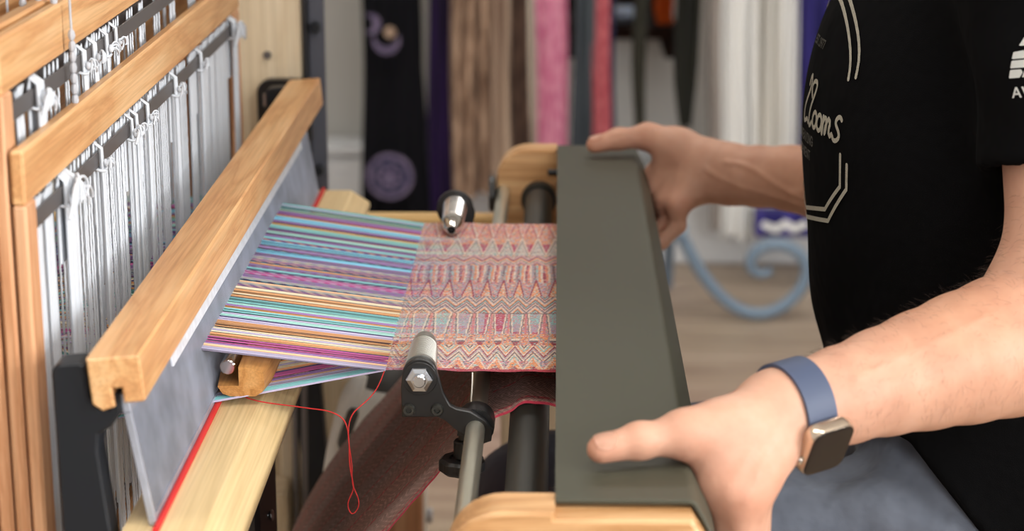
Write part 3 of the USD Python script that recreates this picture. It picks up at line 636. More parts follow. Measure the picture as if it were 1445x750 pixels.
# ================================================================== TEMPLES, SHUTTLE, LOOSE YARN
def plate_y(pts, y0, y1, bev=.0006): return prism_y(Polygon(pts), y0, y1, bev)
def temple(label, y, side):
    """side +1: at the near selvedge, roller points away from the eye; -1: mirrored at the far selvedge"""
    t = thing('temple', label, 'temple', 'temples on the cloth')
    cx, cz = -.0955, .7935
    a0, a1 = (y - .006, y) if side > 0 else (y, y + .006)
    body = Polygon(arc(cx, cz, .0125, 175, 20, 10) + [(-.0790, .7800), (-.0745, .7715), (-.0700, .7690), (-.0600, .7670), (-.0500, .7605), (-.0445, .7530), (-.0455, .7450), (-.0520, .7425), (-.0568, .7460), (-.0660, .7500), (-.0720, .7545), (-.0780, .7600), (-.0830, .7625), (-.1085, .7625), (-.1090, .7830)])
    obj('bracket', prism_y(body, a0, a1, .0008), 'black_paint', t, label='black metal bracket plate')
    cl = Polygon(arc(TX, TZ, .0135, 200, -60, 14) + [(-.0500, .7440), (-.0560, .7455), (-.0700, .7470)])
    b0, b1 = (y, y + .018) if side > 0 else (y - .018, y)
    obj('rod_clamp', prism_y(cl.difference(Point(TX, TZ).buffer(.0072)), b0, b1, 0), 'black_paint', t)
    s = -1 if side > 0 else 1
    yo = a0 if side > 0 else a1
    nut = obj('nut', lathe([(0, .0055), (.0062, .0055), (.0092, .0048), (.0097, .004), (.0097, 0)], (cx, yo, cz - .002), (0, s, 0), 6), 'bright_steel', t, smooth=False)
    obj('bolt_end', cyl((cx, yo, cz - .002), (cx, yo + s * .0085, cz - .002), .0046, 16, .0008), 'bright_steel', nut)
    obj('washer', cyl((cx, yo, cz - .002), (cx, yo + s * .0012, cz - .002), .0122, 28, .0004), 'black_paint', t)
    for xx in (-.1035, -.0835):
        obj('screw', lathe([(0, .0012), (.0018, .0012), (.0022, .003), (.0038, .0030), (.0046, .0012), (.0046, 0)], (xx, yo, .7685), (0, s, 0), 14), 'black_rubber', t)
    # knurled roller, tapered, ending in a bored tip
    prof = [(0, 0), (.0118, 0), (.0118, .004)]
    h = .004
    for i in range(17):
        r = .0110 - .00009 * i; prof += [(r + .0005, h), (r + .0005, h + .0014), (r - .0005, h + .0018), (r - .0005, h + .0027)]; h += .0032
    prof += [(.0092, h), (.0094, h + .004), (.0090, h + .011), (.0078, h + .018), (.0060, h + .024), (.0046, h + .0275), (.0036, h + .028), (.0034, h + .027), (.0034, h + .018), (0, h + .018)]
    d = np.array([-.02 if side > 0 else .01, side, -.02]); o = np.array([cx, y + (0 if side > 0 else 0), cz + .0015])
    obj('roller', lathe(prof, o, d, 40), 'knurled_steel' if side > 0 else 'chrome', t, smooth=28, label='knurled steel roller with bored tip')
    if side < 0: obj('flange', [cyl((cx, y - .001, cz), (cx, y - .007, cz), .0172, 32), cyl((cx + .004, y - .007, cz - .004), (cx + .004, y - .010, cz - .004), .0150, 32)], 'black_paint', t, label='black flange behind the roller')
    obj('bore', cyl(o + d * (h + .016), o + d * (h + .0235), .0033, 16), 'hole_black', t)
    zk = .7425; yk = y + side * .009
    kb = obj('knob', [knob((-.0670, yk, .7165), (0, 0, 1), .0168, .0105, 9), cyl((-.0655, yk, .727), (-.0655, yk, .7405), .0075, 20), cyl((-.0655, yk, .740), (-.0655, yk, .7475), .004, 16)], 'black_paint', t)
    obj('knob_washer', cyl((-.0655, yk, .7268), (-.0655, yk, .7282), .0068, 20, .0003), 'bright_steel', kb)
    return t
temple('black temple bracket with big steel nut and knurled roller at the near cloth edge', 1.376, 1)
temple('shiny bored temple roller lying on the far edge of the cloth', 1.876, -1)

sh = thing('shuttle', 'wooden shuttle with notched end lying in the open shed beside the reed', 'shuttle')
SX0, SX1, SZ0, SZ1, SY0, SY1 = -.2435, -.2040, .7705, .7960, 1.3845, 1.73
def shuttle_mesh():
    outer = [(SX0, SZ0 + .008), (SX0 + .004, SZ0 + .002), (SX0 + .010, SZ0), (SX1 - .008, SZ0), (SX1 - .002, SZ0 + .004), (SX1, SZ0 + .010), (SX1 - .001, SZ1 - .004), (SX1 - .014, SZ1), (SX0 + .004, SZ1), (SX0, SZ1 - .004)]
    n = 26; P = []
    for y, s in zip(np.r_[np.linspace(0, .03, 9), np.linspace(.05, .30, 8), np.linspace(.312, .342, 9)] + SY0, np.r_[np.linspace(.72, 1, 9) ** .5, np.ones(8), np.linspace(1, .5, 9) ** .7]):
        q = np.array(outer); c = q.mean(0) * [1, 1]; c[1] = SZ0 + .012
        P.append(np.column_stack([c[0] + (q[:, 0] - c[0]) * s, np.full(len(q), y), c[1] + (q[:, 1] - c[1]) * s]))
    m = len(outer); V = np.vstack(P); f = []
    for i in range(n - 1):
        for k in range(m):
            k2 = (k + 1) % m; f += [[i * m + k, (i + 1) * m + k2, i * m + k2], [i * m + k, (i + 1) * m + k, (i + 1) * m + k2]]
    for k in range(1, m - 1): f += [[0, k, k + 1], [(n - 1) * m, (n - 1) * m + k + 1, (n - 1) * m + k]]
    t = trimesh.Trimesh(V, f); t.fix_normals(); M = m3.Manifold(m3.Mesh(np.asarray(t.vertices, np.float32), np.asarray(t.faces, np.uint32)))
    cut = m3.Manifold.cube([.020, .16, .030], True).rotate([0, 0, 0]).translate([SX0 + .008, SY0 + .075, SZ1 - .001])
    notch = m3.Manifold.cylinder(.05, .0055, .0055, 20, True).translate([SX0 + .0165, SY0 + .006, SZ1 - .006]).translate([0, -.004, 0])
    notch2 = m3.Manifold.cube([.022, .020, .016], True).rotate([0, 0, 20]).translate([SX0 + .004, SY0 + .004, SZ1 + .001])
    return M - cut - notch2
obj('body', shuttle_mesh(), 'shuttle_wood', sh, smooth=30)
obj('bobbin', [cyl((SX0 + .009, SY0 + .008, SZ1 - .005), (SX0 + .009, SY0 + .030, SZ1 - .005), .0058, 20), cyl((SX0 + .009, SY0 + .030, SZ1 - .009), (SX0 + .009, SY0 + .15, SZ1 - .009), .0042, 20)], 'chrome', sh, label='shiny steel bobbin tip')
def U(u, v, y):
    r = fw + (u - 722.5) / F_PX * rt - (v - 375) / F_PX * up; return EYE + r * (y / r[1])
# weft yarn from the shuttle to the fell, with a twisted hanging snarl
yarn_a = [(-.222, 1.392, .7690), (-.204, 1.386, .7668), (-.188, 1.384, .7655), (-.172, 1.378, .7655), (-.158, 1.372, .7650), (-.150, 1.370, .7605), (-.147, 1.370, .752), (-.1462, 1.369, .738), (-.1450, 1.368, .720), (-.1440, 1.368, .708), (-.1465, 1.368, .702), (-.1475, 1.368, .694), (-.1450, 1.368, .690), (-.1410, 1.368, .694), (-.1405, 1.368, .702), (-.1440, 1.368, .712), (-.1445, 1.369, .724), (-.1462, 1.369, .742), (-.1463, 1.370, .755), (-.144, 1.372, .763), (-.136, 1.378, .770), (-.128, 1.388, .777), (-.1245, 1.398, .783), (-.1235, 1.406, .7850)]
weft = obj('weft_yarn', tube(spline(yarn_a, 160), .00045, 6), 'red_yarn', label='thin red weft yarn looping from the shuttle down to the cloth edge', cat='yarn')
lt = obj('loose_thread', tube(spline([(-.0600, 1.404, .7850), (-.0600, 1.401, .779), (-.0605, 1.400, .770), (-.0612, 1.402, .760)], 16), .0005, 5), 'thread_white', label='short white loose thread hanging below the near cloth edge', cat='thread')

# white appliance seen under the warp
wp = thing('yarn_winder', 'white plastic tube and rounded body with dark cap under the loom', 'yarn winder')
obj('body', lathe([(0, 0), (.030, 0), (.034, .004), (.034, .085), (.030, .095), (0, .095)], (-.190, 2.02, .47), (.15, .1, 1), 28), 'white_plastic', wp)
obj('cap', lathe([(.030, 0), (.031, .006), (.026, .018), (.014, .026), (0, .028)], (-.1757, 2.0295, .564), (.15, .1, 1), 28), 'grey_plastic', wp, label='dark grey domed cap')
obj('handle', tube(spline([(-.229, 1.975, .44), (-.226, 1.975, .50), (-.213, 1.975, .555), (-.199, 1.975, .588), (-.193, 1.978, .594)], 20), np.r_[np.full(17, .0105), .010, .008, .003], 16), 'white_plastic', wp)
obj('grip', tube(spline([(-.2165, 1.962, .520), (-.211, 1.963, .540), (-.203, 1.964, .562)], 10), np.r_[.004, np.full(8, .0062), .004], 12), 'grey_plastic', wp, label='dark grey grip slot')
obj('stem', [cyl((-.19, 2.02, 0.02), (-.19, 2.02, .475), .012), cyl((-.229, 1.975, .30), (-.229, 1.975, .44), .0085), cyl((-.229, 1.975, .30), (-.19, 2.02, .30), .008), cyl((-.19, 2.02, 0), (-.19, 2.02, .022), .09, 32)], 'white_plastic', wp)
lp = thing('white_stand', 'thin white upright post with a round bolt below the cloth', 'stand')
obj('post', bx(-.163, -.150, 2.22, 2.25, 0.02, .62, .002), 'white_plastic', lp)
obj('bolt', cyl((-.150, 2.235, .337), (-.143, 2.235, .337), .009, 16), 'cord_grey', lp)
obj('foot', bx(-.20, -.11, 2.18, 2.29, 0, .02, .003), 'white_plastic', lp)

# ================================================================== THE BACK OF THE ROOM: scarves hanging on a rail, low white plinth, scroll stand
def fabric(name, c1, c2, sx=60, sz=3, rough=.9):
    return mat(name, {'g': ('geometry', {}), 'm': ('mapping', dict(scale=(sx, sx, sz))), 't': ('noise_texture', dict(scale=1.0, detail=4)), 'r': ('rgb_ramp', dict(ramp=[(.35, lin(*c1)), (.65, lin(*c2))])), 'p': ('principled_bsdf', dict(roughness=rough, specular_ior_level=.1, sheen_weight=.08))},
        [('g.position', 'm.vector'), ('m.vector', 't.vector'), ('t.fac', 'r.fac'), ('r.color', 'p.base_color')])
RAIL_Z, RAIL_Y = 1.42, 4.46
rack = thing('scarf_rail', 'long steel rail on two posts carrying the hanging scarves', 'clothes rail')
obj('rail', cyl((-.75, RAIL_Y, RAIL_Z), (1.15, RAIL_Y, RAIL_Z), .013, 16), 'gray_steel', rack)
for xx in (-.73, 1.13):
    obj('post', cyl((xx, RAIL_Y, 0.03), (xx, RAIL_Y, RAIL_Z + .02), .014, 16), 'gray_steel', rack)
    obj('foot', bx(xx - .03, xx + .03, RAIL_Y - .22, RAIL_Y + .22, 0, .03, .006), 'gray_steel', rack)
def scarf(label, u0, u1, vbot, look, folds=4, amp=.012, taper=0.0, seed=0, u0b=None, u1b=None, cat='scarf', fringe=None):
    """a length of cloth laid over the rail: front fall, turn, back fall, pleated"""
    y = RAIL_Y - .018; g = np.random.default_rng(seed)
    xa, xb = U(u0, 100, y)[0], U(u1, 100, y)[0]
    xa2, xb2 = U(u0b if u0b is not None else u0, vbot, y)[0], U(u1b if u1b is not None else u1, vbot, y)[0]
    zb = U((u0 + u1) / 2, vbot, y)[2]; zt = RAIL_Z; n = 14 * folds + 1
    s = np.linspace(0, 1, n); k = 22; rows = []
    zs = np.r_[np.linspace(zb, zt - .02, k), zt + .012, zt + .019, zt + .012, np.linspace(zt - .02, zb + .06, k)]
    yo = np.r_[np.full(k, -.020), -.016, 0, .016, np.full(k, .020)]
    ph = g.uniform(0, 6.28)
    X, Y, Z = [], [], []
    zr = U((u0 + u1) / 2, 100, y)[2]
    for z, o in zip(zs, yo):
        f = np.clip((zt - z) / (zt - zb), 0, 1); w = np.clip((zr - z) / max(zr - zb, 1e-3), 0, 1)
        a, b = xa + (xa2 - xa) * w, xb + (xb2 - xb) * w
        wv = amp * (.35 + .65 * f) * np.sin(s * folds * 2 * np.pi + ph + .6 * np.sin(z * 5)) + amp * .4 * np.sin(s * folds * 3.3 + z * 3 + ph)
        X.append(a + (b - a) * s + .003 * np.sin(z * 9 + ph)); Y.append(np.full(n, y + .018 + o) + wv * (1 if o < 0 else .6)); Z.append(np.full(n, z) + (.006 * np.sin(s * 9 + ph) if z < zb + .01 else 0))
    m = grid(np.array(X), np.array(Y), np.array(Z)); t = m.copy()
    t.vertices = t.vertices + t.vertex_normals * .0035; m.invert(); 
    h, w = len(zs), n; i = np.arange(h * w).reshape(h, w); rim = np.r_[i[0], i[1:, -1], i[-1, -2::-1], i[-2:0:-1, 0]]; r2 = np.roll(rim, -1); N = h * w
    F = np.vstack([t.faces, m.faces + N, np.stack([rim, rim + N, r2], 1), np.stack([r2, rim + N, r2 + N], 1)])
    return obj(cat if cat in ('scarf', 'curtain') else 'hanging_cloth', trimesh.Trimesh(np.vstack([t.vertices, m.vertices]), F, process=False), look, label=label, cat=cat, smooth=True)
fabric('cloth_black', (9, 9, 14), (15, 14, 20)); fabric('cloth_purple', (20, 9, 34), (40, 20, 66), 50, 5); fabric('cloth_tan', (104, 78, 62), (186, 156, 132), 60, 16)
fabric('cloth_taupe', (130, 104, 88), (196, 172, 150), 60, 2); fabric('cloth_brown', (64, 46, 38), (96, 74, 62), 60, 18); fabric('cloth_beige', (176, 164, 148), (192, 182, 166), 30, 2)
fabric('cloth_pink', (204, 108, 146), (238, 172, 194), 75, 34); fabric('cloth_slate', (62, 68, 74), (84, 92, 98), 40, 3); fabric('cloth_red', (172, 74, 84), (206, 116, 122), 70, 50)
fabric('cloth_navy', (28, 30, 52), (44, 46, 74), 40, 3); fabric('cloth_olive', (44, 44, 38), (60, 58, 48), 40, 3); fabric('cloth_soot', (24, 24, 20), (42, 42, 34), 50, 3)
fabric('cloth_grey', (150, 142, 136), (176, 166, 158), 40, 2); fabric('cloth_white', (226, 226, 224), (244, 243, 240), 30, 2); fabric('cloth_pale', (200, 198, 192), (226, 222, 214), 44, 2)
fabric('cloth_violet', (36, 34, 92), (66, 58, 134), 30, 3); fabric('cloth_orange', (206, 84, 24), (226, 104, 34), 20, 8); fabric('motif_lilac', (92, 82, 108), (128, 116, 140), 60, 60)
fabric('cloth_darkbrown', (34, 20, 15), (48, 30, 22), 30, 6); fabric('cloth_paleblue', (176, 196, 224), (206, 220, 238), 20, 10)
blk = scarf('wide black cloth with pale round motif, leftmost on the rail', 513, 592, 316, 'cloth_black', 3, .006, seed=1, u1b=614, cat='hanging cloth')
scarf('dark purple scarf beside the wide black cloth', 606, 634, 304, 'cloth_purple', 2, .008, seed=2, u1b=646)
scarf('tan brown woven scarf with pale streak, left of the grey-brown one', 634, 692, 274, 'cloth_tan', 3, .014, seed=3)
scarf('pale taupe scarf between the tan scarf and the dark brown one', 688, 720, 246, 'cloth_taupe', 2, .010, seed=4, u0b=684)
scarf('dark brown scarf left of the narrow beige strip', 716, 746, 252, 'cloth_brown', 2, .010, seed=5)
scarf('narrow beige scarf directly left of the pink one', 744, 760, 320, 'cloth_beige', 1, .006, seed=6)
scarf('pink streaked scarf above the far end plate', 757, 799, 325, 'cloth_pink', 3, .012, seed=7)
scarf('slate grey scarf between the pink and the red scarf', 811, 839, 325, 'cloth_slate', 2, .008, seed=8, u0b=806, u1b=834)
scarf('red speckled narrow scarf above the far thumb', 836, 860, 320, 'cloth_red', 2, .008, seed=9)
scarf('thin navy scarf right beside the red speckled one', 859, 867, 320, 'cloth_navy', 1, .003, seed=10)
scarf('narrow dark olive scarf between two strips of bare wall', 894, 911, 190, 'cloth_olive', 1, .006, seed=11, u0b=898)
scarf('soot black scarf hanging above the far wrist', 952, 986, 180, 'cloth_soot', 2, .010, seed=12, u0b=962, u1b=978)
scarf('greyish taupe narrow scarf left of the white curtains', 1001, 1016, 322, 'cloth_grey', 1, .006, seed=13)
scarf('white pleated curtain nearest the grey taupe scarf', 1016, 1066, 334, 'cloth_white', 3, .014, seed=14, cat='curtain')
scarf('pale off-white curtain between two white ones', 1064, 1101, 330, 'cloth_pale', 2, .014, seed=15, cat='curtain')
scarf('white curtain beside the violet cloth', 1099, 1124, 332, 'cloth_white', 2, .010, seed=16, cat='curtain')
scarf('dark violet blue cloth partly behind the person', 1121, 1190, 325, 'cloth_violet', 3, .012, seed=17, u0b=1112)
# motif on the black cloth
def disc_on(u, v, r_px, look, parent, ring=None, dy=.034, label=None):
    y = RAIL_Y - .018 - .020; c = U(u, v, y); r = r_px * (y / math.cos(th)) / F_PX
    shp_ = Point(c[0], c[2]).buffer(r, 24)
    if ring: shp_ = shp_.difference(Point(c[0] + ring[1], c[2] + ring[2]).buffer(r * ring[0], 24))
    gs = list(shp_.geoms) if hasattr(shp_, 'geoms') else [shp_]
    return obj('motif', [prism_y(q, y - dy + .018, y - dy + .0195) for q in gs], look, parent, smooth=False, label=label)
mot = thing('round_motif', 'pale lilac round patch with dark spots sewn on the black cloth', 'patch')
disc_on(551, 247, 33, 'motif_lilac', mot)
disc_on(551, 247, 27, 'cloth_navy', mot, ring=(.80, 0, 0), dy=.0355)
for kk in range(7): disc_on(551 + 14 * math.cos(kk * .9), 247 + 14 * math.sin(kk * .9), 4.5, 'cloth_navy', mot, dy=.036)
mot2 = thing('crescent_motif', 'pale crescent patches near the top of the black cloth', 'patch')
disc_on(546, 56, 19, 'motif_lilac', mot2, ring=(.85, 0, .012)); disc_on(524, 32, 14, 'motif_lilac', mot2, ring=(.8, -.012, .0)); disc_on(551, 44, 8, 'cloth_taupe', mot2, dy=.0345)
# shelf behind the narrow scarves
shelf = thing('shelf', 'dark brown wall shelf behind the narrow scarves', 'shelf')
ys = 4.72
a, b = U(798, 40, ys), U(952, 46, ys)
sz_ = a[2] - .01
obj('board', bx(a[0], b[0], ys - .10, 4.9, sz_, sz_ + .03, .003), 'cloth_darkbrown', shelf)
obj('back_panel', bx(a[0], b[0], 4.86, 4.9, sz_ + .03, sz_ + .42, .003), 'cloth_darkbrown', shelf)
for xx in (a[0], b[0] - .025): obj('bracket', bx(xx, xx + .025, ys - .06, 4.9, sz_ - .05, sz_, .002), 'cloth_darkbrown', shelf)
def folded(label, u0, u1, look, h, name='folded_cloth'):
    xa, xb = U(u0, 20, ys)[0], U(u1, 20, ys)[0]; t = []
    k = max(2, int(h / .018))
    for i in range(k):
        q = h / k; t.append(bx(xa + rng.uniform(0, .004), xb - rng.uniform(0, .004), ys - .085, ys + .06, sz_ + .0305 + i * q, sz_ + .0305 + (i + 1) * q - .001, .006))
    obj(name, t, look, label=label, cat='folded cloth')
folded('orange folded cloth on the dark shelf', 922, 948, 'cloth_orange', .13)
lb = obj('bowl', lathe([(0, 0), (.020, 0), (.052, .018), (.054, .030), (.051, .030), (.030, .012), (0, .008)], ((U(874, 30, ys)[0], ys - .03, sz_ + .0305)), (0, 0, 1), 28), 'cloth_paleblue', label='pale blue bowl on the dark shelf', cat='bowl')
# white things low against the wall
cab = thing('white_cabinet', 'low white cabinet left of the black cloth', 'cabinet')
a, b = U(400, 208, 4.76), U(523, 208, 4.76)
obj('carcass', bx(a[0] - .25, b[0], 4.78, 4.88, .03, a[2] - .02, .004), 'wall_white', cab)
obj('top', bx(a[0] - .26, b[0] + .004, 4.76, 4.885, a[2] - .02, a[2], .004), 'wall_white', cab)
obj('door', bx(a[0] - .24, (a[0] + b[0]) / 2 - .13, 4.768, 4.78, .05, a[2] - .03, .003), 'wall_white', cab)
obj('door', bx((a[0] + b[0]) / 2 - .125, b[0] - .01, 4.768, 4.78, .05, a[2] - .03, .003), 'wall_white', cab)
obj('plinth', bx(a[0] - .22, b[0] - .02, 4.79, 4.87, 0, .03, .002), 'grey_plastic', cab)
wb = thing('added_wall_panel', 'white panel added to brighten the wall behind the scarves and the shelf', 'board')  # panel added to lighten the shadowed wall behind the scarves
a, b = U(752, 100, 4.88), U(1180, 100, 4.88)
obj('panel', bx(a[0], b[0], 4.882, 4.9, .21, 1.75, .003), 'white_plastic', wb)
for z0_ in (.20, 1.75): obj('edge_strip', bx(a[0] - .01, b[0] + .01, 4.876, 4.9, z0_, z0_ + .012, .002), 'trim_white', wb)
pl = thing('white_plinth', 'long low white plinth along the back wall under the scarves', 'plinth')
a = U(640, 300, 4.62); b = U(1250, 300, 4.62)
obj('box', bx(a[0], b[0], 4.62, 4.88, 0, .185, .005), 'wall_white', pl)
obj('top', bx(a[0] - .004, b[0] + .004, 4.612, 4.88, .185, .205, .004), 'wall_white', pl)
nb = thing('printed_box', 'navy box with white wavy print at the foot of the white curtain', 'box')
a, b = U(1066, 335, 4.36), U(1150, 308, 4.36)
obj('body', bx(a[0], b[0], 4.36, 4.42, max(a[2], .002), b[2] + .01, .003), 'cloth_violet', nb)
cxx = (a[0] + b[0]) / 2; czz = (max(a[2], 0) + b[2]) / 2
obj('print', prism_y(LineString([(cxx - .045, czz + .006), (cxx - .02, czz - .004), (cxx, czz + .01), (cxx + .02, czz - .003), (cxx + .042, czz + .008)]).buffer(.008), 4.358, 4.3599), 'cloth_white', nb, smooth=False, label='white wavy print')
# scroll stand
plain('iron_blue', (120, 140, 160), .5)
st_ = thing('scroll_stand', 'pale blue wrought iron stand with big scroll foot on the floor', 'stand')
yS = 4.17
pts = [(938, 322), (956, 328), (972, 352), (990, 384), (1012, 412), (1040, 434), (1070, 442), (1100, 434), (1126, 412), (1138, 386), (1132, 362), (1114, 348), (1092, 344), (1072, 350), (1060, 364), (1062, 380), (1076, 386), (1088, 379)]
q = np.array([U(u, v, yS) for u, v in pts]); q[:, 2] -= q[:, 2].min() - .0135
cv = spline(q, 110); obj('scroll', tube(cv, np.r_[np.full(95, .0130), np.linspace(.0125, .008, 15)], 12), 'iron_blue', st_)
cm = cv.copy(); cm[:, 0] = 2 * q[0, 0] - cm[:, 0] - .02; obj('scroll', tube(cm, .0130, 12), 'iron_blue', st_)
hub = q[0]
obj('hub', cyl((hub[0] - .03, yS, hub[2]), (hub[0] + .045, yS, hub[2] - .012), .018, 16), 'iron_blue', st_)
obj('stretcher', tube([(hub[0] + .02, yS, hub[2] - .01), (hub[0] + .02, yS + .15, hub[2] - .03), (hub[0] + .02, yS + .22, .012)], .012, 10), 'iron_blue', st_)

# ================================================================== THE WEAVER
def sdf_cone(p, a, b, r1, r2):
    a, b = np.asarray(a, np.float32), np.asarray(b, np.float32); ba = b - a; pa = p - a
    h = np.clip((pa @ ba) / max(float(ba @ ba), 1e-12), 0, 1); return np.linalg.norm(pa - h[..., None] * ba, axis=-1) - (r1 + (r2 - r1) * h)
def sdf_ell(p, c, r, R=None):
    q = p - np.asarray(c, np.float32)
    if R is not None: q = q @ np.asarray(R, np.float32)
    r = np.asarray(r, np.float32); k0 = np.linalg.norm(q / r, axis=-1); k1 = np.linalg.norm(q / r ** 2, axis=-1)
    return np.where(k1 > 1e-9, k0 * (k0 - 1) / np.maximum(k1, 1e-9), -r.min())
def smin(a, b, k):
    h = np.clip(.5 + .5 * (b - a) / k, 0, 1); return b + (a - b) * h - k * h * (1 - h)
def smax(a, b, k): return -smin(-a, -b, k)
def union(p, prims):
    """prims: (k, kind, args...) blended in order with radius k"""
    d = None
    for k, f, *a in prims:
        e = (sdf_cone if f == 'c' else sdf_ell)(p, *a); d = e if d is None else smin(d, e, k)
    return d
def nets(fun, lo, hi, h):
    """naive surface nets over a block grid; returns a trimesh"""
    lo = np.asarray(lo, float); n = np.ceil((np.asarray(hi) - lo) / h).astype(int) + 1
    ax = [lo[i] + h * np.arange(n[i]) for i in range(3)]
    D = np.empty(n, np.float32)
    for i0 in range(0, n[0], 24):
        g = np.stack(np.meshgrid(ax[0][i0:i0 + 24], ax[1], ax[2], indexing='ij'), -1).astype(np.float32); D[i0:i0 + 24] = fun(g)
    D[0] = D[-1] = 1; D[:, 0] = D[:, -1] = 1; D[:, :, 0] = D[:, :, -1] = 1
    s = D < 0
    cnt = np.zeros(n - 1, int); pos = np.zeros(tuple(n - 1) + (3,)); wgt = np.zeros(n - 1)
    sl = lambda o, d: slice(o, o + d)
    m = n - 1
    corners = [(a, b, c) for a in (0, 1) for b in (0, 1) for c in (0, 1)]
    for c in corners: cnt += s[sl(c[0], m[0]), sl(c[1], m[1]), sl(c[2], m[2])]
    act = (cnt > 0) & (cnt < 8); idx = np.argwhere(act)
    P = np.zeros((len(idx), 3)); W = np.zeros(len(idx))
    for c in corners:
        for k in range(3):
            if c[k]: continue
            d = list(c); d[k] = 1
            va = D[idx[:, 0] + c[0], idx[:, 1] + c[1], idx[:, 2] + c[2]]; vb = D[idx[:, 0] + d[0], idx[:, 1] + d[1], idx[:, 2] + d[2]]
            x = (va < 0) != (vb < 0); t = va / np.where(x, va - vb, 1)
            q = np.tile(np.array(c, float), (len(idx), 1)); q[:, k] = t; P[x] += q[x]; W[x] += 1
    V = lo + (idx + P / W[:, None]) * h
    num = -np.ones(m, int); num[tuple(idx.T)] = np.arange(len(idx)); F = []
    for k in range(3):
        i, j = (k + 1) % 3, (k + 2) % 3
        a = np.moveaxis(s, (k, i, j), (0, 1, 2)); N = np.moveaxis(num, (k, i, j), (0, 1, 2))
        e = a[:-1, 1:-1, 1:-1] != a[1:, 1:-1, 1:-1]; q = np.argwhere(e)
        x, y, z = q[:, 0], q[:, 1] + 1, q[:, 2] + 1
        quad = np.stack([N[x, y - 1, z - 1], N[x, y, z - 1], N[x, y, z], N[x, y - 1, z]], 1)
        fl = a[:-1, 1:-1, 1:-1][e]; quad[~fl] = quad[~fl][:, ::-1]; F.append(quad)
    F = np.vstack(F)
    return trimesh.Trimesh(V, np.vstack([F[:, [0, 1, 2]], F[:, [0, 2, 3]]]), process=False)

A = lambda *v: np.array(v, float)
# ---- near arm (the weaver's left)
nS, nE, nW = A(.352, 1.430, 1.085), A(.354, 1.362, .835), A(.1400, 1.230, .8165)
n_th = [A(.113, 1.205, .816), A(.0780, 1.185, .8180), A(.0510, 1.177, .8165), A(.0275, 1.170, .8135)]
n_mcp = [A(.1030, 1.186, .786), A(.1120, 1.181, .781), A(.1200, 1.186, .783), A(.1255, 1.196, .788)]
def fingers(mcp, sgn):
    out = []
    for i, m in enumerate(mcp):
        L = [.040, .043, .040, .032][i]; r = [.0092, .0093, .0089, .0078][i]; dx = [0.0, -.006, -.010, -.012][i]
        pip = A(m[0] + .007 + dx * .5, m[1], min(m[2] - .018, .742 - .001 * i)); dip = A(pip[0] - .017, m[1], .7215); tip = A(pip[0] - .036, m[1], .7235)
        out.append((m, pip, dip, tip, r))
    return out
def arm(S, E, Wr, thumb, mcp, sgn, bulge, extra=(), wv=.0055, web=1, fr=1.0):
    ax = (E - Wr) / np.linalg.norm(E - Wr); side = np.cross(ax, [0, 0, 1.0]); side /= np.linalg.norm(side); vert = np.cross(side, ax)
    pr = [(.02, 'c', S, E + A(.004, 0, .03), .054, .047), (.03, 'c', E + A(.004, 0, .03), E, .047, .045)]
    prof = [(1.0, .049), (.88, .0495), (.76, .0478), (.62, .0440), (.48, .0395), (.34, .0350), (.20, .0300), (.09, .0255)]
    q = [(Wr + (E - Wr) * t, r) for t, r in prof]
    pr += [(.03 if i == 0 else .004, 'c', q[i][0], q[i + 1][0], q[i][1] * fr, q[i + 1][1] * fr) for i in range(len(q) - 1)]
    pr += [(.012, 'c', q[-2][0] - vert * wv * .5, Wr - vert * wv + ax * .02, .0270, .0215)]
    pr += [(.012, 'c', Wr + vert * .0055 + ax * .02, Wr + vert * .005, .0215, .0205), (.012, 'c', Wr - vert * wv + ax * .02, Wr - vert * (wv + .0005), .0215, .0205)]
    hb = []
    for i, m in enumerate(mcp):
        hb.append((.014, 'c', Wr + (m - Wr) * .12 + vert * (.006 - .004 * i), m, .0185, [.0125, .0125, .0118, .0105][i]))
    hb.append((.016, 'c', Wr + vert * .004, thumb[0], .0190, .0155)); hb.append((.014, 'c', thumb[0], thumb[1], .0168, .0120))
    hb.append((.022 if web else .008, 'c', thumb[0] * (.35 if web else .55) + thumb[1] * (.65 if web else .45) + A(0, 0, -.004), mcp[0] + A(0, 0, .004) if web else mcp[0] * .60 + thumb[0] * .40, .0100, .0115)); hb.append((.018, 'c', thumb[0] * .7 + thumb[1] * .3, mcp[0] * .8 + Wr * .2, .0120, .0115))
    pr += hb
    th = [(.006, 'c', thumb[1], thumb[2], .0122, .0104), (.004, 'e', thumb[1] + A(0, 0, .001), (.0135, .0125, .0125)), (.005, 'c', thumb[2], thumb[3], .0106, .0088), (.004, 'e', thumb[2], (.0115, .0112, .0110))]
    fs = []
    for m, pip, dip, tip, r in fingers(mcp, sgn):
        fs += [[(.004, 'c', m, pip, r * 1.16, r * 1.02), (.004, 'c', pip, dip, r * 1.02, r * .94), (.004, 'c', dip, tip, r * .94, r * .82)]]
    def fun(p):
        d = union(p, pr); d = smin(d, union(p, th), .010)
        fd = None
        for i, f in enumerate(fs):
            e = union(p, f); fd = e if fd is None else smin(fd, e, .0022)
        d = smin(d, fd, .010)
        for k, a_, b_, r in extra:
            d = smin(d, sdf_cone(p, a_, b_, r, r), k)
        return d
    return fun
n_arm = arm(nS, nE, nW, n_th, n_mcp, 1, A(0, -.004, -.003))
# ---- far arm (the weaver's right)
fS, fE, fW = A(.372, 1.835, 1.085), A(.375, 1.900, .797), A(.1570, 2.045, .7955)
f_th = [A(.128, 2.066, .8120), A(.0935, 2.083, .8195), A(.0630, 2.081, .8175), A(.0385, 2.075, .8125)]
f_mcp = [A(.1040, 2.088, .778), A(.1065, 2.068, .766), A(.1120, 2.046, .760), A(.1220, 2.026, .760)]
f_arm = arm(fS, fE, fW, f_th, f_mcp, -1, A(0, 0, .002), wv=.0125, web=0, fr=.93)
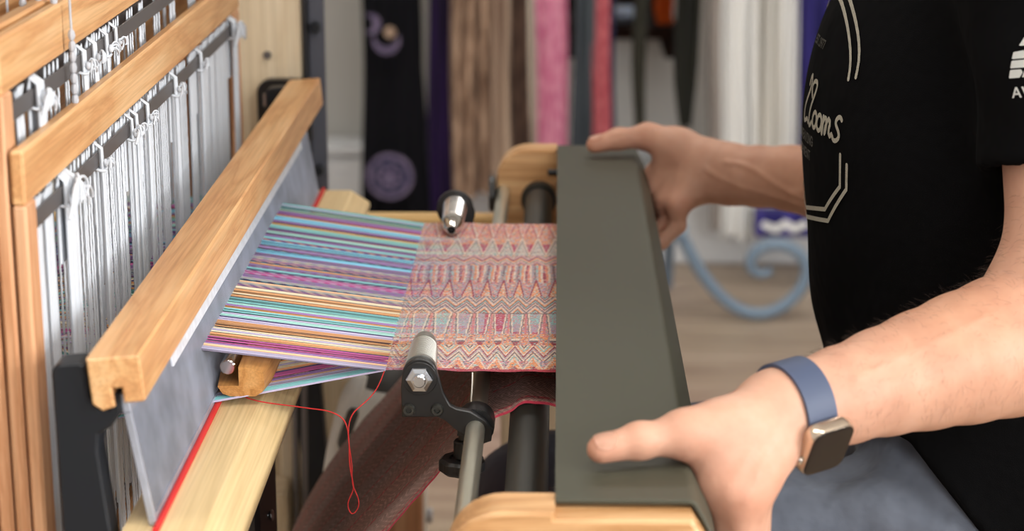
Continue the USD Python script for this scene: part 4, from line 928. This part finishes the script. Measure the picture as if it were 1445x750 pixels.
# ---- trunk, neck, head
HC = A(.335, 1.632, 1.365)
def trunk(p):
    d = union(p, [(.08, 'e', A(.350, 1.632, .95), (.108, .165, .17)), (.08, 'e', A(.368, 1.632, .80), (.100, .140, .15)), (.06, 'e', A(.410, 1.632, .67), (.090, .13, .08)),
        (.05, 'c', nS + A(0, .02, .01), fS + A(0, -.02, .01), .062, .062), (.04, 'c', A(.362, 1.632, 1.10), A(.345, 1.632, 1.26), .062, .054)])
    return d
def head(p):
    d = union(p, [(.03, 'e', HC + A(.012, 0, .025), (.098, .076, .102)), (.03, 'e', HC + A(-.030, 0, -.045), (.062, .056, .070)), (.012, 'e', HC + A(-.080, 0, -.098), (.022, .028, .018)),
        (.010, 'c', HC + A(-.088, 0, .018), HC + A(-.110, 0, -.026), .008, .011), (.006, 'e', HC + A(-.100, .010, -.030), (.009, .008, .006)), (.006, 'e', HC + A(-.100, -.010, -.030), (.009, .008, .006)),
        (.010, 'c', HC + A(-.084, .048, .030), HC + A(-.090, .015, .032), .008, .009), (.010, 'c', HC + A(-.084, -.048, .030), HC + A(-.090, -.015, .032), .008, .009),
        (.005, 'c', HC + A(-.088, .020, -.062), HC + A(-.090, -.020, -.062), .0055, .0055), (.005, 'c', HC + A(-.086, .017, -.071), HC + A(-.088, -.017, -.071), .0065, .0065)])
    for s in (1, -1):
        d = smin(d, sdf_ell(p, HC + A(.012, s * .077, -.005), (.016, .009, .030)), .008); d = smax(d, -sdf_ell(p, HC + A(.006, s * .085, -.002), (.008, .005, .018)), .004)
        d = smax(d, -sdf_ell(p, HC + A(-.094, s * .031, .012), (.016, .016, .009)), .008)
    return d
hips = [(A(.425, 1.540, .600), A(.010, 1.520, .575), A(-.02, 1.520, .090)), (A(.425, 1.735, .642), A(-.012, 1.795, .520), A(.03, 1.795, .090))]
def legs(p, g=0.0):
    d = None
    for Hh, K, An in hips:
        e = union(p, [(.04, 'c', Hh, K, .083 + g, .060 + g), (.03, 'c', K, K * .6 + An * .4 + A(.01, 0, 0), .058 + g, .052 + g), (.03, 'c', K * .6 + An * .4 + A(.01, 0, 0), An, .052 + g, .036 + g)])
        d = e if d is None else smin(d, e, .03)
    return d
plain('hair_brown', (58, 42, 32), .6, bump=.4, bscale=400)
mat('skin', {'at': ('attribute', dict(attribute='col')), 'mx': ('mix', dict(mix_type='multiply', fac=1.0)), 'g': ('geometry', {}), 't': ('noise_texture', dict(scale=28, detail=4, roughness=.6)), 't2': ('noise_texture', dict(scale=420, detail=3)), 'p': ('principled_bsdf', dict(roughness=.52, specular_ior_level=.28, subsurface_weight=.10, subsurface_scale=.006, subsurface_radius=(1, .35, .2))),
    'r': ('rgb_ramp', dict(ramp=[(.25, lin(180, 134, 112)), (.55, lin(193, 149, 126)), (.8, lin(201, 159, 138))])), 'b': ('bump', dict(strength=.10, distance=.001))},
    [('g.position', 't.vector'), ('g.position', 't2.vector'), ('t.fac', 'r.fac'), ('t2.fac', 'b.height'), ('b.normal', 'p.normal'), ('r.color', 'mx.color1'), ('at.color', 'mx.color2'), ('mx.color', 'p.base_color')])
plain('nail', (232, 186, 160), .3)
plain('eye_white', (235, 232, 226), .2); plain('iris', (70, 90, 100), .2)
mat('tee_black', {'g': ('geometry', {}), 't': ('noise_texture', dict(scale=1400, detail=2)), 't2': ('noise_texture', dict(scale=14, detail=3)), 'p': ('principled_bsdf', dict(base_color=lin(11, 11, 12), roughness=.95, specular_ior_level=.05)), 'b': ('bump', dict(strength=.25, distance=.0006)), 'b2': ('bump', dict(strength=.35, distance=.02))},
    [('g.position', 't.vector'), ('g.position', 't2.vector'), ('t.fac', 'b.height'), ('t2.fac', 'b2.height'), ('b.normal', 'b2.normal'), ('b2.normal', 'p.normal')])
mat('trouser_grey', {'g': ('geometry', {}), 't': ('noise_texture', dict(scale=900, detail=2)), 't2': ('noise_texture', dict(scale=22, detail=3)), 'r': ('rgb_ramp', dict(ramp=[(.3, lin(76, 80, 90)), (.7, lin(99, 104, 115))])), 'p': ('principled_bsdf', dict(roughness=.85, specular_ior_level=.15, sheen_weight=.1)), 'b': ('bump', dict(strength=.2, distance=.0006)), 'b2': ('bump', dict(strength=.4, distance=.02))},
    [('g.position', 't.vector'), ('g.position', 't2.vector'), ('t2.fac', 'r.fac'), ('r.color', 'p.base_color'), ('t.fac', 'b.height'), ('t2.fac', 'b2.height'), ('b.normal', 'b2.normal'), ('b2.normal', 'p.normal')])
plain('print_white', (205, 200, 184), .8, bump=.3, bscale=2500, vary=.35)
plain('print_grey', (108, 106, 98), .85); plain('sleeve_white', (236, 236, 232), .8)
plain('shoe_dark', (40, 40, 44), .6)

person = thing('person', 'person in black t-shirt and grey trousers gripping the beam with both hands', 'person')
def near_fun(p): return n_arm(p)
ma = nets(n_arm, (.005, 1.10, .665), (.43, 1.47, 1.0), .0024)
mf = nets(f_arm, (.015, 1.85, .665), (.44, 2.13, 1.0), .0027)
def body_fun(p): return smin(smin(smin(trunk(p), head(p), .02), smin(union(p, [(.02, 'c', nS, nE * .5 + nS * .5, .050, .045)]), union(p, [(.02, 'c', fS, fE * .5 + fS * .5, .050, .045)]), .01), .05), legs(p, -.012), .05)
mb = nets(body_fun, (-.12, 1.38, .04), (.56, 1.90, 1.53), .0075)
def man(t):
    t = trimesh.Trimesh(t.vertices, t.faces, process=True); t.fix_normals(); return m3.Manifold(m3.Mesh(np.asarray(t.vertices, np.float32), np.asarray(t.faces, np.uint32)))
body = None
try:
    u = man(ma) + man(mf) + man(mb)
    if u.num_tri() > 1000: body = u
except Exception as e: print('body union', e)
if body is None: body = trimesh.util.concatenate([ma, mf, mb])
bv, bf, _ = meshkit.arrays(body, False)
bt = trimesh.Trimesh(bv, bf, process=True); bn = np.array(bt.vertex_normals); bv = np.array(bt.vertices)
def ridge(pts, amp, w):
    """a vein or tendon: the skin lifted along a line lying on it"""
    q = spline(pts, 60); d, i = cKDTree(q).query(bv); near = d < .030
    o = bv[near] - q[i[near]]; o -= bn[near] * (o * bn[near]).sum(1, keepdims=True); e = np.linalg.norm(o, axis=1)
    bv[near] += bn[near] * (amp * np.exp(-(e / w) ** 2) * np.clip((.030 - d[near]) / .012, 0, 1))[:, None]
ridge([(.165, 2.005, .812), (.195, 1.985, .806), (.225, 1.955, .790), (.262, 1.925, .786)], .0016, .0030)
ridge([(.150, 2.020, .800), (.180, 1.985, .785), (.212, 1.960, .778), (.25, 1.93, .770)], .0013, .0030)
ridge([(.225, 1.955, .790), (.26, 1.93, .800), (.29, 1.905, .806)], .0011, .0028)
ridge([(.128, 1.198, .818), (.112, 1.178, .800), (.106, 1.174, .786)], .0009, .0030)
ridge([(.136, 1.196, .812), (.122, 1.172, .795), (.115, 1.168, .782)], .0009, .0030)
ridge([(.19, 1.225, .845), (.23, 1.25, .856), (.28, 1.285, .866)], .0010, .0040)
tint = np.ones((len(bv), 3))
def blush(c, r, col):
    k = np.exp(-(np.linalg.norm(bv - np.asarray(c), axis=1) / r) ** 2)[:, None]; tint[:] = tint * (1 - k) + tint * np.asarray(col) * k
for m_ in list(n_mcp) + list(f_mcp): blush(m_, .015, (1.0, .84, .80))
for t_ in (n_th, f_th):
    blush(t_[1], .014, (1.0, .86, .82)); blush(t_[2], .012, (1.0, .86, .80)); blush(t_[3], .014, (1.0, .82, .76))
for c_ in (nE, fE): blush(c_, .05, (.98, .90, .86))
for c_ in ((nE * .55 + nW * .45), (fE * .5 + fW * .5)): blush(c_ + A(0, 0, .03), .07, (.93, .86, .78))
obj('body', trimesh.Trimesh(bv, bt.faces, process=False), 'skin', person, smooth=True, col=np.clip(tint, 0, 1))
# short fine hairs on the near forearm
hv, hn = bv, bn; ax_ = (nE - nW) / np.linalg.norm(nE - nW); tt_ = (hv - nW) @ ax_; sel = np.where((tt_ > .035) & (tt_ < .25) & (hv[:, 1] < 1.43) & (hv[:, 2] < .93) & (hn @ A(.3, -.2, 1) > -.2))[0]
hr = np.random.default_rng(21); sel = hr.choice(sel, min(900, len(sel)), replace=False); pts_ = []
for i in sel:
    L = hr.uniform(.005, .010); t0 = hn[i] * .45 - ax_ * .6 + hr.normal(0, .25, 3) - A(0, 0, .1); t0 /= np.linalg.norm(t0)
    pts_ += [bv[i] - hn[i] * .0005, bv[i] + t0 * L * .5, bv[i] + t0 * L + A(0, 0, -.0012)]
hc = UsdGeom.BasisCurves.Define(stage, str(person.GetPath()) + '/arm_hair'); hc.CreateTypeAttr('linear')
hc.CreateCurveVertexCountsAttr(Vt.IntArray([3] * len(sel))); hc.CreatePointsAttr(Vt.Vec3fArray.FromNumpy(np.array(pts_, np.float32))); hc.CreateWidthsAttr(Vt.FloatArray([.00009] * len(sel))); hc.SetWidthsInterpolation('constant') if False else None
hc.CreateWidthsAttr(Vt.FloatArray.FromNumpy(np.tile(np.array([.00010, .00008, .00003], np.float32), len(sel)))); hc.SetWidthsInterpolation('vertex')
UsdShade.MaterialBindingAPI.Apply(hc.GetPrim()).Bind(LOOK['hair_brown']); tag(hc.GetPrim(), 'short fine brown hairs on the forearm', kind='stuff')

# ---- T-shirt: trunk and two sleeves, with folds
def trunk_shirt(p):
    x, y, z = p[..., 0], p[..., 1], p[..., 2]
    d = union(p, [(.06, 'e', A(.345, 1.632, .925), (.146, .195, .19)), (.07, 'e', A(.362, 1.632, .76), (.142, .178, .18)), (.05, 'c', nS + A(0, .03, .0), fS + A(0, -.03, .0), .072, .072), (.03, 'c', A(.362, 1.632, 1.08), A(.35, 1.632, 1.19), .078, .068)])
    d = d + .0020 * np.sin(z * 46 + y * 30 + np.sin(x * 40) * 1.2) * np.clip((.95 - z) * 5, 0, 1) + .0015 * np.sin(y * 70 + z * 18)* np.clip((.9 - z) * 4, 0, 1)
    return d
def sleeve(p, S, E):
    a = (E - S) / np.linalg.norm(E - S); d = sdf_cone(p, S, S + a * .22, .070, .058); t = (p - S.astype(np.float32)) @ a.astype(np.float32)
    d = d + .0018 * np.sin(t * 75 + p[..., 1] * 40)
    return d, t
HEM = .150
def shirt_fun(p):
    d = trunk_shirt(p); z = p[..., 2]
    for S, E in ((nS, nE), (fS, fE)):
        e, t = sleeve(p, S, E); e = smax(e, t - HEM, .004); d = smin(d, e, .035)
        inner = sdf_cone(p, S, S + (E - S) / np.linalg.norm(E - S) * .3, .053, .051); d = smax(d, -np.maximum(inner, -(t - HEM + .012)), .003)
    d = smax(d, np.minimum((z - 1.158 - .38 * (p[..., 0] - .35)) * .93, .112 - np.hypot(p[..., 0] - .352, p[..., 1] - 1.632)), .004)      # neckline
    d = smin(d, smax(smin(legs(p, .014), sdf_ell(p, A(.420, 1.635, .645), (.160, .200, .145)), .04) + .002 * np.sin(p[..., 0] * 60 + p[..., 1] * 30), .25 - p[..., 0], .02), .05); hz_ = np.clip(.700 - 1.15 * (p[..., 0] - .272), .575, .700); d = smax(d, (hz_ - z) * .8, .006)
    return d
shirt = nets(shirt_fun, (.14, 1.33, .54), (.58, 1.94, 1.24), .0046)
shp = obj('t_shirt', shirt, 'tee_black', person, smooth=60, label='black cotton T-shirt with printed chest and sleeve')
tr = nets(lambda p: smax(smin(legs(p, .005) + .0042 * np.sin(p[..., 0] * 52 + p[..., 2] * 70 + 2 * np.sin(p[..., 1] * 35)) * np.clip((p[..., 0] - .02) * 6, .25, 1) + .0025 * np.sin(p[..., 1] * 55 + p[..., 0] * 21), smin(sdf_ell(p, A(.42, 1.635, .63), (.15, .185, .12)), sdf_ell(p, A(.375, 1.632, .69), (.128, .165, .11)), .04), .04), .11 - p[..., 2], .005), (-.12, 1.38, .08), (.62, 1.90, .80), .0058)
obj('trousers', tr, 'trouser_grey', person, smooth=60, label='grey cotton trousers')
hair = nets(lambda p: smax(smax(sdf_ell(p, HC + A(.016, 0, .030), (.105, .083, .108)), -sdf_ell(p, HC + A(-.085, 0, -.045), (.095, .13, .105)), .01), HC[2] - .055 - p[..., 2], .01), HC - .16, HC + .17, .006)
obj('hair', hair, 'hair_brown', person, smooth=60, label='short brown hair')
for s in (1, -1):
    e = obj('eye', trimesh.Trimesh(trimesh.creation.icosphere(2, .0115).vertices + HC + A(-.0775, s * .031, .012), trimesh.creation.icosphere(2).faces), 'eye_white', person, smooth=True)
    obj('iris', lathe([(0, .0008), (.0035, .0006), (.0052, 0)], HC + A(-.0887, s * .031, .011), (-1, 0, -.05), 16), 'iris', e)
for Hh, K, An in hips:
    m = nets(lambda p: smax(union(p, [(.03, 'c', An + A(.02, 0, -.045), An + A(-.15, 0, -.060), .042, .036), (.03, 'c', An + A(.02, 0, -.04), An + A(.01, 0, .02), .045, .044)]), .004 - p[..., 2], .004), An + A(-.22, -.07, -.12), An + A(.09, .07, .08), .006)
    obj('shoe', m, 'shoe_dark', person, smooth=60, label='dark shoe')
# thumbnails
def nail_mesh(tip, ip, upv, w=.0074, l=.0135):
    ax = (tip - ip) / np.linalg.norm(tip - ip); sd = np.cross(ax, upv); sd /= np.linalg.norm(sd); n = np.cross(sd, ax)
    u, v = np.meshgrid(np.linspace(-1, 1, 9), np.linspace(-1, 1, 9)); sq = np.sqrt(np.clip(1 - .45 * v ** 2, 0, 1))
    c = tip - ax * .0022
    P = c + (u * sq * w)[..., None] * sd + (v * l * .5 * np.sqrt(1 - .3 * u ** 2))[..., None] * ax + (.0098 - .0034 * (u * sq) ** 2 - .0012 * np.clip(v, 0, 1) ** 2)[..., None] * n
    return grid(P[..., 0], P[..., 1], P[..., 2], flip=False)
for th_, uv in ((n_th, A(-.10, -.45, .90)), (f_th, A(-.05, .1, 1))):
    m = nail_mesh(th_[3], th_[2], uv); b = m.copy(); b.invert(); obj('thumbnail', [m, b], 'nail', person, smooth=True)

# ---- prints on the shirt, laid on its surface from the trunk's own axis
def wrap(shape2d, axis_c, z0, height_r, off=.0012, thick=.0006, seg=.003):
    """shape in (s, z): s metres round the chest from its middle, positive to the near side"""
    geoms = list(shape2d.geoms) if hasattr(shape2d, 'geoms') else [shape2d]; out = []
    for g in geoms:
        if g.area < 1e-8: continue
        v, f = trimesh.creation.triangulate_polygon(g.segmentize(seg))
        t = trimesh.Trimesh(np.column_stack([v, np.zeros(len(v))]), f, process=False)
        v3, f3 = trimesh.remesh.subdivide_to_size(t.vertices, t.faces, seg)
        out.append((v3[:, :2], f3))
    ms = []
    for v, f in out:
        P = march(v); ms.append(trimesh.Trimesh(P, f, process=False)); 
    m = trimesh.util.concatenate(ms); b = m.copy(); b.invert()
    return [m, b]
PHI_R = .165
def march_chest(v, off=.0011):
    phi = v[:, 0] / PHI_R; z = v[:, 1]
    d = np.stack([-np.cos(phi), -np.sin(phi), np.zeros(len(v))], 1); o = np.stack([np.full(len(v), .345), np.full(len(v), 1.632), z], 1)
    lo_, hi_ = np.full(len(v), .05), np.full(len(v), .24)
    for _ in range(34):
        mid_ = (lo_ + hi_) / 2; s = trunk_shirt((o + d * mid_[:, None]).astype(np.float32)) < 0; lo_ = np.where(s, mid_, lo_); hi_ = np.where(s, hi_, mid_)
    return o + d * (hi_ + off)[:, None]
march = march_chest
def ink(paths, w): return unary_union([LineString(p).buffer(w / 2, cap_style=1) for p in paths])
def stadium(hw, z0, z1, flat):
    pass
ZM = .948
frames_ink = []
for k, w in ((0.0, .0034), (.011, .0034)):
    hw = .112 - k * .9; top = ZM + .087 - k * .7; gap0 = ZM + .030 - (.003 if k else 0)
    a = [(-hw, gap0)] + [(hw * math.cos(t), top - .052 + .052 * math.sin(t)) for t in np.radians(np.linspace(180, 0, 25))] + [(hw, gap0)]
    frames_ink.append(ink([a], w))
    bz = ZM - .088 + k * .7
    b = [(hw, ZM - .037 + (.006 if k else 0)), (hw, ZM - .056), (hw * .72, bz), (0, bz - .014), (-hw * .72, bz), (-hw, ZM - .056), (-hw, ZM - .037)]
    frames_ink.append(ink([b], w))
obj('chest_print', wrap(unary_union(frames_ink), 0, 0, 0), 'print_white', shp, smooth=True, label='cream double outline printed on the chest')
def letters(strokes, s0, z0, sc, slant, dz):
    ps = []
    for st_ in strokes: ps.append([(s0 + (x + slant * y) * sc, z0 + y * sc * .80 + dz * x * sc) for x, y in st_])
    return ps
sp = lambda pts, n=24: [tuple(q) for q in spline(pts, n)]
oo = lambda cx, r=.30: [(cx + r * math.cos(a), .42 + .42 * math.sin(a)) for a in np.linspace(.6, 2 * math.pi + .9, 22)]
script = [sp([(-1.25, 2.0), (-1.02, 2.45), (-.88, 2.2), (-1.25, 1.2), (-1.5, .25), (-1.3, .0), (-.9, .15), (-.5, .05)]), sp([(-.3, 1.5), (-.12, 2.35), (.08, 2.3), (-.02, 1.5), (-.35, .4), (-.25, .0), (.15, .2)]),
          oo(.60), oo(1.28), sp([(1.72, .85), (1.70, .0), (1.74, .5), (1.98, .86), (2.10, .7), (2.04, .02), (2.12, .55), (2.36, .86), (2.48, .68), (2.44, .2), (2.6, .0), (2.75, .15)]), sp([(3.45, 1.05), (3.2, 1.15), (3.0, .85), (3.25, .5), (3.4, .15), (3.1, -.12), (2.85, .05)])]
obj('chest_print', wrap(ink(letters(script, .0345, ZM - .020, .0188, .12, 0.0), .0036), 0, 0, 0), 'print_white', shp, smooth=True, label='cream script lettering Looms on the chest')
def text_shape(text, height, bold=False):
    m = meshkit.text_mesh(text, height, .002, bold); tris = m.triangles[(m.face_normals[:, 2] > .9)][:, :, :2]
    return unary_union([Polygon(t).buffer(1e-6) for t in tris if abs(Polygon(t).area) > 1e-12])
def put_text(text, h, cs, z, name, look, label, bold=True):
    s = text_shape(text, h, bold); b = s.bounds; s = affinity.translate(s, cs - (b[0] + b[2]) / 2, z)
    obj(name, wrap(s, 0, 0, 0), look, shp, smooth=True, label=label)
put_text('EST. 1977', .0068, .012, ZM + .040, 'chest_print', 'print_grey', 'small grey lettering EST. on the chest')
put_text('HANDWEAVING', .0080, .002, ZM - .036, 'chest_print', 'print_grey', 'small grey lettering line on the chest')
put_text('EQUIPMENT', .0080, .002, ZM - .049, 'chest_print', 'print_grey', 'small grey lettering EQUIPMENT on the chest')
# sleeve emblem
def march_sleeve(v, off=.0012):
    S, E = nS, nE; a = (E - S) / np.linalg.norm(E - S); r0 = A(0, -1, 0) - a * (A(0, -1, 0) @ a); r0 /= np.linalg.norm(r0); r1 = np.cross(a, r0)
    if r1[0] < 0: r1 = -r1
    phi = v[:, 0] / .068; o = S + a * (-v[:, 1])[:, None]; d = np.cos(phi)[:, None] * r0 + np.sin(phi)[:, None] * r1
    lo_, hi_ = np.full(len(v), .03), np.full(len(v), .12)
    def f(p):
        e, t = sleeve(p, S, E); return smin(trunk_shirt(p), e, .035)
    for _ in range(30):
        mid_ = (lo_ + hi_) / 2; s = f((o + d * mid_[:, None]).astype(np.float32)) < 0; lo_ = np.where(s, mid_, lo_); hi_ = np.where(s, hi_, mid_)
    return o + d * (hi_ + off)[:, None]
march = march_sleeve
rb = lambda pts: Polygon(pts).buffer(-.0012).buffer(.0010)
s0 = .006
em = [rb([(s0 + .004, -.052), (s0 + .012, -.022), (s0 + .020, -.020), (s0 + .014, -.052)]), rb([(s0 + .016, -.020), (s0 + .026, -.020), (s0 + .022, -.052), (s0 + .016, -.052)]),
      rb([(s0, -.070), (s0 + .001, -.060), (s0 + .008, -.058), (s0 + .008, -.070)]), rb([(s0 + .009, -.070), (s0 + .009, -.056), (s0 + .030, -.054), (s0 + .030, -.070)]),
      rb([(s0 - .001, -.083), (s0, -.072), (s0 + .030, -.071), (s0 + .030, -.083)]), rb([(s0 - .002, -.097), (s0 - .001, -.085), (s0 + .006, -.085), (s0 + .007, -.090), (s0 + .005, -.097)]), rb([(s0 + .006, -.097), (s0 + .008, -.085), (s0 + .030, -.085), (s0 + .030, -.097)])]
em = affinity.affine_transform(unary_union(em), [1.25, 0, 0, .47, -.0565 - 1.25 * s0, -.056 + .020 * .47])
obj('sleeve_print', wrap(em, 0, 0, 0), 'sleeve_white', shp, smooth=True, label='white block emblem on the sleeve')
tx = text_shape('AV', .0066, True); tx = affinity.translate(affinity.scale(tx, 1.25, 1, origin=(0, 0)), -.0575, -.105)
obj('sleeve_print', wrap(tx, 0, 0, 0), 'sleeve_white', shp, smooth=True, label='white letters AV on the sleeve')

# ---- watch on the near wrist
watch = thing('wristwatch', 'square smart watch with slate blue strap on the near wrist', 'watch')
wa = (nE - nW) / np.linalg.norm(nE - nW); wc = nW + wa * .012
hz = np.cross(wa, [0, 0, 1.0]); hz /= np.linalg.norm(hz)
if hz[1] > 0: hz = -hz
vt = np.cross(hz, wa); vt = vt if vt[2] > 0 else -vt
q = .46; wn = hz * math.cos(q) - vt * math.sin(q); wb = -hz * math.sin(q) - vt * math.cos(q)      # wn: out of the watch face, wb: along the strap, downwards
plain('strap_blue', (64, 74, 98), .55); plain('watch_metal', (214, 196, 176), .2, metal=.9); plain('watch_screen', (26, 19, 17), .16, spec=.35)
def wrist_ring(r_off, w, n=72):
    """closed band hugging the wrist, read off the arm's own surface"""
    a = np.linspace(0, 2 * np.pi, n, endpoint=False); rows = []
    for s in (-w / 2, w / 2):
        o = wc + wa * s; d = np.cos(a)[:, None] * hz + np.sin(a)[:, None] * vt; lo_, hi_ = np.zeros(n), np.full(n, .06)
        for _ in range(28):
            m_ = (lo_ + hi_) / 2; i = n_arm((o + d * m_[:, None]).astype(np.float32)) < 0; lo_ = np.where(i, m_, lo_); hi_ = np.where(i, hi_, m_)
        h = hi_; h = (np.roll(h, 1) + h + np.roll(h, -1)) / 3
        rows.append(o + d * (h + r_off)[:, None]); rows.append(o + d * (h + r_off + .0022)[:, None])
    i0, o0, i1, o1 = rows; P = np.vstack([i0, o0, o1, i1]); f = []
    for b in range(4):
        c = (b + 1) % 4
        for k in range(n):
            k2 = (k + 1) % n; f += [[b * n + k, b * n + k2, c * n + k2], [b * n + k, c * n + k2, c * n + k]]
    t = trimesh.Trimesh(P, f, process=False); t.fix_normals(); return t
obj('strap', wrist_ring(.0004, .0225), 'strap_blue', watch, smooth=40, label='slate blue rubber strap')
lo_, hi_ = 0., .06
for _ in range(28):
    m_ = (lo_ + hi_) / 2
    if n_arm((wc + wn * m_).astype(np.float32)[None])[0] < 0: lo_ = m_
    else: hi_ = m_
cc = wc + wn * (hi_ + .0055)
def rbox(c, ex, ey, ez, hx, hy, hz_, r, rz):
    """rounded slab: hull of rings"""
    P = []
    for sx_ in (-1, 1):
        for sy_ in (-1, 1):
            for a in np.linspace(0, 2 * np.pi, 16, endpoint=False):
                for b, zz in ((r, hz_ - rz), (r - rz * .3, hz_ - rz * .3), (r - rz, hz_), (r, -hz_ + rz), (r - rz * .3, -hz_ + rz * .3), (r - rz, -hz_)):
                    P.append(c + ex * (sx_ * (hx - r) + b * math.cos(a)) + ey * (sy_ * (hy - r) + b * math.sin(a)) + ez * zz)
    return hull(P)
obj('case', rbox(cc, wa, wb, wn, .0168, .0195, .0052, .008, .003), 'watch_metal', watch, smooth=40, label='polished pale gold case')
obj('screen', rbox(cc + wn * .0050, wa, wb, wn, .0155, .0182, .0009, .007, .0006), 'watch_screen', watch, smooth=40, label='dark glass screen')
obj('crown', cyl(cc - wa * .0165 + wb * .007, cc - wa * .0192 + wb * .007, .0034, 20), 'chrome', watch)

# ---- bench under the weaver
bench = thing('bench', 'wooden weaving bench under the weaver', 'bench')
obj('seat', bx(.34, .66, 1.36, 1.90, .470, .512, .006), 'maple_y', bench)
for xx in (.37, .59):
    for yy in (1.40, 1.82): obj('leg', bx(xx, xx + .04, yy, yy + .04, 0, .470, .004), 'maple_z', bench)
for yy in (1.41, 1.83): obj('stretcher', bx(.41, .59, yy, yy + .02, .18, .22, .003), 'cherry_x', bench)
